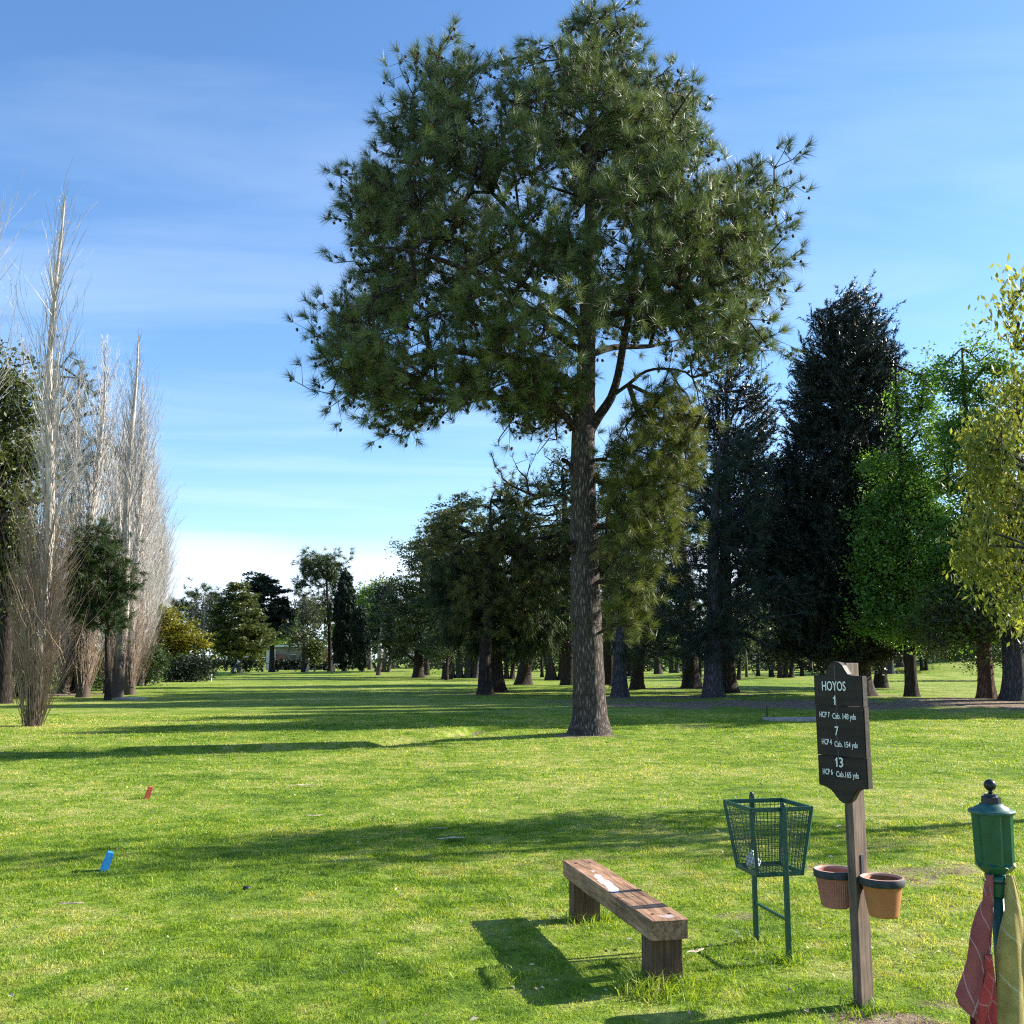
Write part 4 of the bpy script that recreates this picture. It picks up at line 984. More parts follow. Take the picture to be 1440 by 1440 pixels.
# far wood: one continuous band beyond everything
def far_wood():
    g = np.random.default_rng(123); n = 4600
    x = g.uniform(-190, 220, n); y = 225 + g.uniform(-25, 25, n) + np.abs(x) * .05
    hmax = 6.5 + 6 * vnoise(x, x * 0, 14, 31) + 3 * vnoise(x, x * 0, 4, 32) + sstep(0, 40, x) * 4
    z = hmax * g.random(n) ** .9 + .1
    P = np.stack([x, y, z], 1)
    return leaves(P, 20, 1.6, .8, .5, g)
V, F, t = far_wood()
tag(mesh_np('far_wood', V, [F], M['shrub'], None, False, t), 'dark distant belt of trees along the horizon', 'trees', kind='stuff')
def far_under():
    g = np.random.default_rng(124); n = 2200
    x = g.uniform(-14, 125, n); y = 150 + g.uniform(-6, 6, n) + np.abs(x) * .1
    z = (1.5 + 5.0 * vnoise(x, x * 0, 6, 33)) * g.random(n) ** .8 + .2
    return leaves(np.stack([x, y, z], 1), 22, .8, .45, .3, g)
V, F, t = far_under()
tag(mesh_np('underbrush', V, [F], M['cedar'], None, False, t), 'sunlit brush in the gaps behind the wood', 'bushes', kind='stuff')
# hedge
def hedge(x0, x1, y, h, d, label, seed):
    g = np.random.default_rng(seed); n = int((x1 - x0) * 26)
    P = np.stack([g.uniform(x0, x1, n), y + g.uniform(-d / 2, d / 2, n), h * g.random(n) ** .6], 1)
    P[:, 2] += tz((x0 + x1) / 2, y)
    V, F, t = leaves(P, 14, .3, .26, .18, g)
    tag(mesh_np('hedge', V, [F], M['hedge'], None, False, t), label, 'hedge')
hedge(-46.0, -35.0, 146, 1.75, 1.3, 'dark clipped hedge beyond the green, left length', 1)
hedge(-34.9, -22.5, 150, 1.65, 1.3, 'dark clipped hedge behind the standing golfer, right length', 2)
# ================================================================== BENCH
def bench():
    cx, cy_b = .615, 6.23; rz = math.atan2(1.6, -.371)
    root = empty('bench', at(cx, cy_b), rz, 'low brown timber bench of one thick beam with a worn white patch', 'bench')
    wm = wood_mat('bench_wood', (.22, .12, .065), (.54, .34, .21), 'x', True)
    wl = wood_mat('bench_leg_wood', (.085, .048, .030), (.19, .115, .07), 'z')
    bm = bmesh.new(); st = []
    xs_ = sorted(list(np.linspace(-.82, .82, 60)) + [-.293, -.289, -.283, -.279])
    W2, H2 = .102, .05; g = np.random.default_rng(1)
    prof = []
    nb = 6
    for (sx, sz) in ((1, 1), (-1, 1), (-1, -1), (1, -1)):
        cr = .007 if sz > 0 else .004
        a0 = {(1, 1): 0, (-1, 1): 90, (-1, -1): 180, (1, -1): 270}[(sx, sz)]
        for k in range(4):
            a = R(a0 + 90 * k / 3); prof.append((sx * (W2 - cr) + cr * math.cos(a), sz * (H2 - cr) + cr * math.sin(a)))
    # add mid points on each long side for unevenness
    full = []
    for i, p in enumerate(prof):
        q = prof[(i + 1) % len(prof)]; full.append(p); d = math.hypot(q[0] - p[0], q[1] - p[1])
        if d > .03:
            for s in range(1, nb): full.append((p[0] + (q[0] - p[0]) * s / nb, p[1] + (q[1] - p[1]) * s / nb))
    rings = []
    for x in xs_:
        gz = .006 if -.290 < x < -.282 else 0
        end = .003 * (abs(x) > .81)
        ring = []
        for (y, z) in full:
            n = mnoise.noise_vector(Vector((x * 3, y * 9, z * 9))) * .0035 + mnoise.noise_vector(Vector((x * 14, y * 30, z * 30))) * .0016
            k = 1 - end / .05
            yy = y * k; zz = z * k
            if gz and z > 0: zz -= gz
            if gz and y > W2 - .01: yy -= gz
            ring.append(bm.verts.new((x, yy + n.y, zz + n.z)))
        rings.append(ring)
    m = len(full)
    for a, b in zip(rings, rings[1:]):
        for i in range(m): bm.faces.new((a[i], a[(i + 1) % m], b[(i + 1) % m], b[i]))
    bm.faces.new(list(reversed(rings[0]))); bm.faces.new(rings[-1])
    obj_bm('seat', bm, wm, root, False, (0, 0, .295))
    for k, (x, dx) in enumerate(((-.70, 0), (.66, 0))):
        b = box_bm(.13, .175, .33, .005, 2, 5, .003, k)
        obj_bm('leg', b, wl, root, False, (x, 0, .245 - .165), (0, 0, R(2 - 4 * k)))
    bolt = simple_mat('rusty_bolt', (.02, .012, .01), (.05, .03, .02), .8)
    for x in (-.70, .68):
        for y in (-.045, .045):
            b = lathe_bm([(.0105, 0), (.0105, .002), (.006, .0035)], 12); obj_bm('bolt', b, bolt, root, False, (x + .01 * (y > 0), y, .3445))
bench()

# ================================================================== LITTER BASKET
gm = simple_mat('green_painted_iron', (.008, .06, .042), (.014, .095, .065), .45, 40, .25, 0, .5)
gmd = simple_mat('dark_green_wire', (.006, .035, .026), (.012, .06, .042), .5, 60, .1, 0, .5)
def basket():
    c = np.array([1.487, 6.15]); z0 = tz(*c)
    a = math.atan2(-.405, .085)     # outward normal of the post faces
    root = empty('litter_basket', (c[0], c[1], z0), a, 'green wire mesh litter basket on two posts, tapering downwards', 'litter bin')
    # local x = towards the front post
    St, Sb, zt, zb = .37 / 2, .275 / 2, .815, .455
    def bar(p, q, t, name='rim', mat=gm):
        p = Vector(p); q = Vector(q); d = q - p
        bm = box_bm(t, t, d.length, .0012, 1); o = obj_bm(name, bm, mat, root)
        o.location = (p + q) / 2; o.rotation_mode = 'QUATERNION'; o.rotation_quaternion = d.to_track_quat('Z', 'Y'); return o
    def corner(S, z, k): return Vector(((1, 1, -1, -1)[k] * S, (1, -1, -1, 1)[k] * S, z))
    def frame(S, z, t, name):
        bm = bmesh.new(); parts = []
        for k in range(4):
            p, q = corner(S, z, k), corner(S, z, (k + 1) % 4); d = q - p; b2 = box_bm(t * .5, t, d.length + t * .5, 0)
            mt = Matrix.Translation((p + q) / 2) @ d.to_track_quat('Z', 'Y').to_matrix().to_4x4()
            bmesh.ops.transform(b2, matrix=mt, verts=b2.verts); me = bpy.data.meshes.new('t'); b2.to_mesh(me); b2.free(); bm.from_mesh(me); bpy.data.meshes.remove(me)
        return obj_bm(name, bm, gm, root)
    frame(St, zt, .024, 'top_rim'); frame(Sb, zb, .024, 'bottom_rim')
    for k in range(4):
        p, q = corner(Sb, zb, k), corner(St, zt, k); bar(p, q, .017, 'corner_bar')
    for k in range(4):
        a0, a1, b0, b1 = [np.array(v) for v in (corner(Sb, zb, k), corner(Sb, zb, (k + 1) % 4), corner(St, zt, k), corner(St, zt, (k + 1) % 4))]
        P, Q = [], []; n = 15; m = 15
        for i in range(1, n):
            # uprights keep constant spacing: start clipped by the taper
            s = i / n; P.append(a0 + (a1 - a0) * s); Q.append(b0 + (b1 - b0) * s)
        for j in range(1, m):
            s = j / m; P.append(a0 + (b0 - a0) * s); Q.append(a1 + (b1 - a1) * s)
        V, F = tubes(np.array(P), np.array(Q), np.full(len(P), .0017), np.full(len(P), .0017), 5)
        mesh_np('wire_panel', V, [F], gmd, root, True)
    P, Q = [], []
    for i in range(1, 10):
        s = -Sb + 2 * Sb * i / 10; P += [(s, -Sb, zb), (-Sb, s, zb)]; Q += [(s, Sb, zb), (Sb, s, zb)]
    V, F = tubes(np.array(P), np.array(Q), np.full(len(P), .0017), np.full(len(P), .0017), 5); mesh_np('wire_floor', V, [F], gmd, root, True)
    for s in (1, -1):
        b = box_bm(.026, .026, .98, .002, 1); obj_bm('post', b, gm, root, False, (s * .207, 0, .835 - .49 + .012 * (s < 0)))
        b = lathe_bm([(.012, 0), (.014, .006), (.008, .016), (.001, .018)], 10); obj_bm('post_cap', b, gmd, root, True, (s * .207, 0, .835 + .012 * (s < 0)))
    bar((-.2, 0, .225), (.2, 0, .222), .014, 'cross_bar')
    # crumpled paper inside
    bm = bmesh.new(); bmesh.ops.create_icosphere(bm, subdivisions=3, radius=.041)
    for v in bm.verts:
        n = mnoise.noise_vector(v.co * 28) * .022 + mnoise.noise_vector(v.co * 70) * .008; v.co += n; v.co.z *= 1.25; v.co.x *= .9
    wp = simple_mat('white_paper', (.62, .66, .78), (.85, .86, .9), .6, 20, .3)
    loc = Matrix.Translation((c[0], c[1], z0)) @ Matrix.Rotation(a, 4, 'Z') @ Vector((-.02, -.085, .508))
    o = obj_bm('crumpled_bag', bm, wp, None, False, loc)
    tag(o, 'crumpled white plastic bag lying in the bottom corner of the wire basket', 'rubbish')
basket()

# ================================================================== SIGN
def sign():
    PHI = R(-49); bx, by = 1.70, 5.235; z0 = tz(bx, by)
    root = empty('sign', (bx, by, z0), PHI, 'dark wooden hole sign reading HOYOS 1, 7 and 13 on a timber post', 'sign')
    pw = wood_mat('post_wood', (.12, .085, .062), (.27, .205, .155), 'z', False, .85)
    bw = wood_mat('board_wood', (.022, .015, .011), (.044, .032, .024), 'x', False, .6, .7)
    b = box_bm(.045, .112, 1.86, .003, 2, 6, .0012, 4); obj_bm('post', b, pw, root, False, (0, 0, 1.635 - .93))
    zb = 1.035; th = .048; yb = -(.056 + th / 2 + .002)
    low = [(-.135, 0), (-.098, -.008), (-.070, -.020), (-.048, -.042), (-.028, -.066), (-.005, -.078), (.022, -.078), (.045, -.060), (.062, -.028), (.082, -.008), (.135, 0)]
    up = [(.135, .537), (.078, .537), (.056, .545), (.042, .565), (.028, .588), (.008, .603), (-.015, .607), (-.038, .600), (-.052, .585), (-.062, .556), (-.074, .542), (-.135, .537)]
    P = [low + [(.135, .139), (-.135, .143)], [(-.135, .147), (.135, .143), (.135, .386), (-.135, .388)], [(-.135, .391), (.135, .389)] + up]
    for k, (poly, off) in enumerate(zip(P, ((.006, -.003), (.002, 0), (-.002, .002)))):
        bm = bmesh.new(); vs = [bm.verts.new((x + off[0], -th / 2, z)) for x, z in poly]; f = bm.faces.new(vs)
        r = bmesh.ops.extrude_face_region(bm, geom=[f]); 
        for v in [e for e in r['geom'] if isinstance(e, bmesh.types.BMVert)]: v.co.y += th
        bmesh.ops.recalc_face_normals(bm, faces=bm.faces)
        bmesh.ops.bevel(bm, geom=[e for e in bm.edges if abs(e.verts[0].co.y - e.verts[1].co.y) < 1e-5], offset=.0045, segments=2, affect='EDGES')
        obj_bm('plank', bm, bw, root, False, (0, yb + off[1], zb))
    wt = simple_mat('white_lettering', (.72, .72, .70), (.86, .86, .84), .6, 60, 0)
    yf = yb - th / 2 - .0035
    def text(s, w, h, cx, cz, dy=0, mat=wt):
        cu = bpy.data.curves.new('txt', 'FONT'); cu.body = s; cu.size = 1; cu.align_x = 'LEFT'; cu.offset = .010; cu.extrude = .008; cu.resolution_u = 4
        ob = bpy.data.objects.new('txt', cu); COL.objects.link(ob); bpy.context.view_layer.update()
        dg = bpy.context.evaluated_depsgraph_get(); me = bpy.data.meshes.new_from_object(ob.evaluated_get(dg)); bpy.data.objects.remove(ob)
        co = np.empty(len(me.vertices) * 3, np.float32); me.vertices.foreach_get('co', co); co = co.reshape(-1, 3)
        cap = .70
        x0, x1 = co[:, 0].min(), co[:, 0].max()
        co[:, 0] = (co[:, 0] - (x0 + x1) / 2) / (x1 - x0) * w; zz = (co[:, 1] - cap / 2) / cap * h; yy = -co[:, 2] * .15
        me.vertices.foreach_set('co', np.stack([co[:, 0], yy, zz], 1).astype(np.float32).ravel()); me.update()
        me.materials.clear(); me.materials.append(mat); me.name = 'lettering'
        o = bpy.data.objects.new('lettering', me); COL.objects.link(o); o.parent = root; o.location = (cx, yf + dy, zb + cz); return o
    def one(cx, cz, dy=0):
        bm = bmesh.new(); h = .045; pts = [(.004, -h / 2), (.004, h / 2), (-.0005, h / 2), (-.003, h / 2 - .007), (-.0085, h / 2 - .011), (-.0085, h / 2 - .017), (-.003, h / 2 - .0145), (-.003, -h / 2)]
        f = bm.faces.new([bm.verts.new((x, 0, z)) for x, z in pts]); r = bmesh.ops.extrude_face_region(bm, geom=[f])
        for e in r['geom']:
            if isinstance(e, bmesh.types.BMVert): e.co.y -= .0012
        obj_bm('lettering', bm, wt, root, False, (cx, yf + dy + .0005, zb + cz))
    text('HOYOS', .132, .046, -.020, .487); one(-.018, .417)
    text('HCP 7', .057, .027, -.078, .345, -.0); text('Cab. 148 yds', .128, .027, .030, .340)
    text('7', .020, .043, -.014, .268); text('HCP 4', .055, .027, -.072, .212); text('Cab. 154 yds', .126, .027, .034, .204)
    one(-.020, .117, -.003); text('3', .022, .046, .004, .117, -.003); text('HCP 6', .055, .027, -.072, .067, -.003); text('Cab.165 yds', .122, .027, .036, .060, -.003)
    dim = simple_mat('faded_lettering', (.10, .11, .16), (.16, .17, .22), .7, 60, 0)
    for z, dy in ((.341, 0), (.207, 0), (.063, -.003)): text('·', .005, .02, -.040, z, dy, dim)
    # pale weathered crack running down the boards
    ck = simple_mat('crack_wood', (.20, .17, .15), (.36, .33, .30), .8, 80, 0)
    g = np.random.default_rng(3); zs = np.linspace(-.072, .590, 48); xs_ = -.014 + .0035 * np.sin(zs * 17) + g.normal(size=48) * .0009
    P0 = np.stack([xs_[:-1], 0 * zs[:-1], zs[:-1]], 1); P1 = np.stack([xs_[1:], 0 * zs[1:], zs[1:]], 1)
    V, F = sweep(np.concatenate([P0, P1[-1:]]), .0006 + .0007 * g.random(48), 4)
    o = mesh_np('crack', V, [F], ck, root); o.location = (0, yb - th / 2 - .0008, zb)
    return root
sg = sign()
def pot(local_x, label, ribbed, c1, c2, seed):
    PHI = R(-49); d = Vector((math.cos(PHI), math.sin(PHI), 0)); p = Vector((1.70, 5.235, 0)) + d * local_x
    zt = .615; root = empty('flower_pot', (p.x, p.y, tz(p.x, p.y) + zt - .18), PHI, label, 'flower pot', 'empty pots hung on the sign post')
    H, rt, rb = .18, .098, .069
    pm = simple_mat('terracotta_' + ('ribbed' if ribbed else 'smooth'), c1, c2, .65, 9, .1)
    prof = [(.004, 0), (rb - .004, 0), (rb, .004)] + [(rb + (rt - .008 - rb) * s, .004 + (H - .05) * s) for s in np.linspace(.05, 1, 10)] + [(rt - .004, H - .04), (rt - .004, H - .036), (rt - .012, H - .036), (rt - .012, H - .01), (rb - .006, .01), (.004, .01)]
    bm = lathe_bm(prof, 96 if ribbed else 48, True, (3, 12) if ribbed else None); obj_bm('pot_body', bm, pm, root, not ribbed)
    dk = simple_mat('dark_rim', (.02, .025, .028), (.05, .055, .06), .7, 30, .2)
    bm = lathe_bm([(rt - .003, H - .036), (rt + .004, H - .036), (rt + .006, H - .032), (rt + .006, H - .004), (rt + .003, H)], 48, False)
    # close the band by an inner wall
    n = 48
    bm.verts.ensure_lookup_table(); obj_bm('rim_band', bm, dk, root, True)
    bm = lathe_bm([(rt + .003, H), (rt - .006, H + .001), (rt - .011, H - .004), (rt - .012, H - .012)], 48, False); obj_bm('rim_lip', bm, simple_mat('pale_rim', (.38, .22, .17), (.52, .34, .27), .7, 20, .1), root, True)
    s = -1 if local_x > 0 else 1
    b = box_bm(.004, .024, .16, .001, 1); obj_bm('bracket', b, dk, root, False, (s * (abs(local_x) - .0225 - .0035), 0, H + .01))
    return root
pot(.128, 'smooth orange clay pot with black rim, right side of the sign post', False, (.38, .14, .045), (.50, .20, .065), 1)
pot(-.128, 'ribbed reddish clay pot with black rim, left side of the sign post', True, (.34, .14, .095), (.46, .20, .14), 2)

# ================================================================== BALL WASHER AND TOWELS
BX, BY = 2.098, 4.62; BZ = tz(BX, BY)
def washer():
    root = empty('ball_washer', (BX, BY, BZ), 0, 'green golf ball washer with a black knob handle on a pole', 'ball washer')
    gp_ = simple_mat('glossy_green_enamel', (.006, .075, .04), (.010, .105, .06), .22, 14, .06, 0, .6)
    gl = simple_mat('lid_green_enamel', (.012, .085, .07), (.05, .15, .13), .4, 40, .2, 0, .5)
    bk = simple_mat('black_rubber', (.008, .009, .012), (.018, .02, .025), .35, 30, .1)
    bm = lathe_bm([(.046, .735), (.060, .742), (.083, .765), (.087, .780), (.092, .985), (.092, .99)], 8); 
    bmesh.ops.rotate(bm, cent=(0, 0, 0), matrix=Matrix.Rotation(R(14), 3, 'Z'), verts=bm.verts)
    bmesh.ops.bevel(bm, geom=[e for e in bm.edges if abs(e.verts[0].co.z - e.verts[1].co.z) > .1], offset=.028, segments=6, affect='EDGES')
    obj_bm('housing', bm, gp_, root, False)
    obj_bm('lid', lathe_bm([(.09, .986), (.095, .988), (.097, .997), (.093, 1.002), (.072, 1.005), (.069, 1.013), (.052, 1.020), (.048, 1.028), (.03, 1.030)], 48), gl, root, True)
    obj_bm('collar', lathe_bm([(.040, 1.026), (.042, 1.03), (.040, 1.056), (.030, 1.060), (.028, 1.066), (.012, 1.070)], 10), bk, root, False)
    obj_bm('stem', lathe_bm([(.011, 1.064), (.008, 1.078), (.011, 1.088)], 16), bk, root, True)
    bm = bmesh.new(); bmesh.ops.create_uvsphere(bm, u_segments=28, v_segments=18, radius=.0255); obj_bm('knob', bm, bk, root, True, (0, 0, 1.106))
    obj_bm('neck', lathe_bm([(.036, .64), (.038, .645), (.041, .70), (.046, .728)], 28), gp_, root, True)
    obj_bm('pole', lathe_bm([(.027, -.15), (.027, .66)], 24), gm, root, True)
    # hook ring for towels
    V, F = tubes(np.array([[.05 * math.cos(a), .05 * math.sin(a), .70] for a in np.linspace(0, 6.283, 25)[:-1]]), np.array([[.05 * math.cos(a), .05 * math.sin(a), .70] for a in np.linspace(0, 6.283, 25)[1:]]), np.full(24, .003), np.full(24, .003), 6)
    mesh_np('towel_ring', V, [F], bk, root, True)
    for (a, z) in ((200, .975), (255, .972)):
        obj_bm('rivet', lathe_bm([(.004, 0), (.004, .003), (.001, .004)], 8), gl, root, False, (.0905 * math.cos(R(a)), .0905 * math.sin(R(a)), z), (0, R(90), R(a)))
washer()
def cloth_mat(name, c1, c2, line, ku, kv):
    m, nt, out = new_mat(name); L = nt.links
    def At(s): return nd(nt, 'ShaderNodeAttribute', attribute_name=s).outputs['Fac']
    def Mm(op, a, b=None):
        n = nd(nt, 'ShaderNodeMath', operation=op)
        for i, q in enumerate((a, b)):
            if q is None: continue
            if isinstance(q, (int, float)): n.inputs[i].default_value = q
            else: L.new(q, n.inputs[i])
        return n.outputs[0]
    u, v = At('cu'), At('cv')
    f = Mm('MAXIMUM', Mm('LESS_THAN', Mm('FRACT', Mm('MULTIPLY', u, ku)), .045), Mm('LESS_THAN', Mm('FRACT', Mm('MULTIPLY', v, kv)), .05))
    tc = nd(nt, 'ShaderNodeTexCoord'); nz = nd(nt, 'ShaderNodeTexNoise', inputs={'Scale': 9.0, 'Detail': 6.0, 'Roughness': .65}); L.new(tc.outputs['Object'], nz.inputs['Vector'])
    rp = ramp(nt, [(.3, c1), (.68, c2)]); L.new(nz.outputs['Fac'], rp.inputs[0])
    f = Mm('MULTIPLY', f, .5)
    col = mixc(nt, f, rp.outputs[0], line)
    n2 = nd(nt, 'ShaderNodeTexNoise', inputs={'Scale': 260.0, 'Detail': 3.0}); L.new(tc.outputs['Object'], n2.inputs['Vector'])
    p = nd(nt, 'ShaderNodeBsdfPrincipled', inputs={'Roughness': .95, 'Specular IOR Level': .1, 'Sheen Weight': .2}); L.new(col, p.inputs['Base Color'])
    b = nd(nt, 'ShaderNodeBump', inputs={'Strength': .9, 'Distance': .004}); L.new(n2.outputs['Fac'], b.inputs['Height']); L.new(b.outputs[0], p.inputs['Normal'])
    t = nd(nt, 'ShaderNodeBsdfTranslucent'); L.new(col, t.inputs[0]); mx = nd(nt, 'ShaderNodeMixShader', inputs={0: .2}); L.new(p.outputs[0], mx.inputs[1]); L.new(t.outputs[0], mx.inputs[2]); L.new(mx.outputs[0], out.inputs[0])
    return m
def towel(label, top, drift, zlen, wtop, wbot, folds, mat, seed, squash=.55, yaw=0, hem=None):
    g = np.random.default_rng(seed); nS, nT = 90, 150
    s = np.linspace(0, 1, nS)[:, None]; t = np.linspace(0, 1, nT)[None]
    a = t * 2 * np.pi * .93 + .2
    ww = wtop + (wbot - wtop) * s ** .8
    ph = g.random(4) * 6.28
    fold = 1 + .45 * np.sin(folds * a + ph[0] + 1.2 * s) + .17 * np.sin((folds * 2 + 1) * a + ph[1] - s * 2) + .06 * np.sin(9 * a + ph[2] + s * 3)
    fold = 1 + (fold - 1) * (.35 + .65 * s)
    x = np.cos(a) * ww * fold + drift[0] * s + .008 * np.sin(s * 9 + a * 2); y = np.sin(a) * ww * squash * fold + drift[1] * s + .006 * np.sin(s * 11 + a * 3)
    ln = zlen * (1 + .0 * a)
    if hem is not None: ln = zlen * (1 - hem * (.5 + .5 * np.cos(a - 3.3)) ** 2)
    z = -s * ln + .012 * s * np.sin(4 * a + ph[3])
    cyw, syw = math.cos(yaw), math.sin(yaw); X_, Y_ = x * cyw - y * syw, x * syw + y * cyw
    V = np.stack([X_ + 0 * z, Y_ + 0 * z, z + 0 * x], -1).reshape(-1, 3)
    i = (np.arange(nS - 1)[:, None] * nT + np.arange(nT - 1)[None]).ravel(); F = np.stack([i, i + 1, i + nT + 1, i + nT], 1)
    U_ = (t + s * .55 + 0 * s).ravel(); V_ = (s * 1.0 - t * .6 + 0 * s).ravel() + 1
    o = mesh_np('towel', V, [F], mat, None, True, None, {'cu': U_, 'cv': V_}); o.location = top
    md = o.modifiers.new('thick', 'SOLIDIFY'); md.thickness = .003
    return tag(o, label, 'towel', 'towels hung on the ball washer')
tr_m = cloth_mat('red_towel_cloth', (.34, .07, .065), (.46, .14, .12), (.75, .62, .6), 1.6, 3.4)
tr2 = cloth_mat('bright_red_cloth', (.50, .05, .045), (.66, .10, .08), (.8, .6, .58), 3, 4)
ty_m = cloth_mat('yellow_towel_cloth', (.36, .29, .075), (.60, .47, .16), (.68, .68, .46), 1.5, 3.2)
t1 = towel('faded red checked towel hanging left of the ball washer pole', (BX - .037, BY - .035, BZ + .735), (-.135, -.03), .62, .008, .055, 2, tr_m, 4, .5, .1, .22)
V_ = None
t3 = towel('red', (BX - .085, BY - .085, BZ + .42), (-.045, .0), .36, .006, .040, 2, tr2, 8, .5, .3, .1)
t3.name = 'towel_fold'; t3.parent = t1; t3.matrix_parent_inverse = Matrix.Translation(t1.location).inverted()
del t3['category']; del t3['group']; t3['label'] = 'brighter red inner fold of the towel'
towel('olive yellow checked towel hanging right in front of the ball washer pole', (BX + .040, BY - .05, BZ + .735), (-.022, -.015), .66, .009, .098, 2, ty_m, 5, .5, -.1, .05)

# ================================================================== TEE MARKERS AND SMALL THINGS
def marker(u, v, label, col1, col2):
    x, y = gp(u, v); root = empty('tee_marker', at(x, y), R(22), label, 'tee marker', 'wooden tee markers')
    bm = bmesh.new()
    pr = [(-.038, -.02), (.026, -.02), (.068, .130), (.020, .145)]
    vs = [bm.verts.new((px_, -.04, pz_)) for px_, pz_ in pr]; f = bm.faces.new(vs)
    r = bmesh.ops.extrude_face_region(bm, geom=[f])
    for e in r['geom']:
        if isinstance(e, bmesh.types.BMVert): e.co.y += .08
    bmesh.ops.recalc_face_normals(bm, faces=bm.faces); bmesh.ops.bevel(bm, geom=list(bm.edges), offset=.003, segments=2, affect='EDGES')
    obj_bm('block', bm, simple_mat('paint', col1, col2, .55, 30, .3), root)
    sp = simple_mat('galvanised_spike', (.2, .2, .2), (.35, .35, .35), .5, 20, .1, 1)
    obj_bm('spike', lathe_bm([(.002, -.10), (.006, -.05), (.006, -.012)], 8), sp, root, True)
marker(146, 1224, 'blue painted tee marker block tilted in the near lawn', (.015, .22, .56), (.03, .33, .72))
marker(206, 1122, 'red painted tee marker block farther out on the lawn', (.50, .07, .04), (.66, .13, .07))
x, y = gp(347, 1250)
tag(obj_bm('sprinkler_head', lathe_bm([(.028, -.03), (.028, .010), (.022, .016), (.008, .017)], 20), simple_mat('black_plastic', (.008, .008, .008), (.02, .02, .02), .5), None, True, at(x, y, .004)), 'small black sprinkler head sunk in the grass below the long shade', 'sprinkler')
bk_m = simple_mat('pale_bark_strip', (.32, .24, .17), (.68, .58, .47), .8, 30, .4)
def strip(u, v, ln, wd, rz, label, seed):
    x, y = gp(u, v); g = np.random.default_rng(seed); n = 14; bm = bmesh.new(); rows = []
    for i in range(n):
        s = i / (n - 1) - .5; row = []
        for j in range(4):
            t = j / 3 - .5; wv = wd * (1 - (2 * s) ** 2 * .8)
            row.append(bm.verts.new((s * ln, t * wv * (1 + .3 * math.sin(s * 11 + seed)) + .05 * ln * math.sin(s * 3 + seed), .004 + .006 * abs(t) * 2 + .006 * math.sin(s * 3 + seed) ** 2 + .003 * g.random())))
        rows.append(row)
    for a, b in zip(rows, rows[1:]):
        for j in range(3): bm.faces.new((a[j], a[j + 1], b[j + 1], b[j]))
    o = obj_bm('bark_strip', bm, bk_m, None, False, at(x, y, .022), (0, 0, R(rz))); md = o.modifiers.new('s', 'SOLIDIFY'); md.thickness = .003
    tag(o, label, 'bark', 'bits of bark on the lawn')
strip(634, 1184, .26, .045, 8, 'pale bark strip lying in the middle of the long shade', 1)
strip(424, 1107, .34, .05, 25, 'pale bark strip in sunlight beyond the long shade', 2)
strip(978, 1347, .13, .03, 40, 'curled bark piece between bench and basket', 3)
strip(100, 1278, .16, .03, 3, 'flat pale bark piece in the left foreground', 4)
strip(615, 1170, .2, .012, 10, 'thin twig-like bark strip at the top of the long shade', 5)
strip(442, 1151, .2, .035, 12, 'pale bark piece at the near edge of the sunlit lawn, left of centre', 6)
strip(1180, 1166, .1, .03, 30, 'small bark flake right of the basket rim', 7)
conc = simple_mat('weathered_concrete', (.22, .21, .19), (.42, .40, .37), .85, 6, .4)
x, y = gp(1128, 1015)
b = box_bm(2.4, .9, .14, .01, 2, 5, .006, 2); tag(obj_bm('concrete_slab', b, conc, None, False, at(x + .3, y + .3, .0), (0, 0, R(3))), 'flat grey concrete slab in the lawn left of the sign', 'slab')
x, y = gp(1079, 1012)
tag(obj_bm('stake', box_bm(.04, .04, .5, .004, 1), M['bark_pale'], None, False, at(x, y, .1)), 'short pale stake at the left end of the concrete slab', 'stake')
x, y = gp(184, 983)
tag(obj_bm('flat_stone', box_bm(1.1, .8, .16, .02, 2, 4, .02, 5), conc, None, False, at(x, y, .0)), 'flat stone at the foot of the paired white poplars', 'stone')
x, y = gp(297, 960)
wp_ = simple_mat('white_paint', (.72, .72, .68), (.85, .85, .82), .6)
tag(obj_bm('stake', box_bm(.07, .07, .75, .006, 1), wp_, None, False, at(x, y, .22)), 'short white stake on the far left fairway', 'stake')

# ================================================================== BUILDING, PANEL
def building():
    Yb = 172; x0 = pp(378, 930, Yb)[0]; x1 = pp(458, 930, Yb)[0]; z0 = tz((x0 + x1) / 2, Yb)
    root = empty('building', ((x0 + x1) / 2, Yb, z0), 0, 'low pale flat-roofed building behind the hedge', 'building'); W = x1 - x0
    cream = simple_mat('cream_render', (.5, .47, .38), (.68, .64, .52), .85, 1.5, .2); dk = simple_mat('dark_opening', (.03, .03, .035), (.06, .06, .07), .3)
    rf = simple_mat('pale_roof_edge', (.5, .52, .55), (.7, .72, .75), .7); red = simple_mat('red_brown_panel', (.17, .07, .045), (.26, .12, .08), .8)
    obj_bm('wall', box_bm(1.5, 4, 3.2, .02), cream, root, False, (-W / 2 + .75, 0, 1.6))
    obj_bm('wall', box_bm(W - 1.55, 3.6, 3.7, .02), simple_mat('grey_render', (.14, .13, .12), (.24, .23, .21), .85, 1.5, .2), root, False, (.78, .3, 1.85))
    obj_bm('roof', box_bm(W - 1.2, 5, .3, .02), rf, root, False, (.9, 0, 3.9))
    obj_bm('door', box_bm(1.2, .12, 2.5, .01), red, root, False, (-W / 2 + 2.5, -1.58, 1.25))
    for k in range(3):
        o = obj_bm('window', box_bm(1.0, .1, 1.1, .01), dk, root, False, (-W / 2 + 4.3 + k * 1.6, -1.56, 1.9))
        f = obj_bm('window_frame', box_bm(1.1, .06, .08, .01), cream, o, False, (0, -.04, .58))
building()
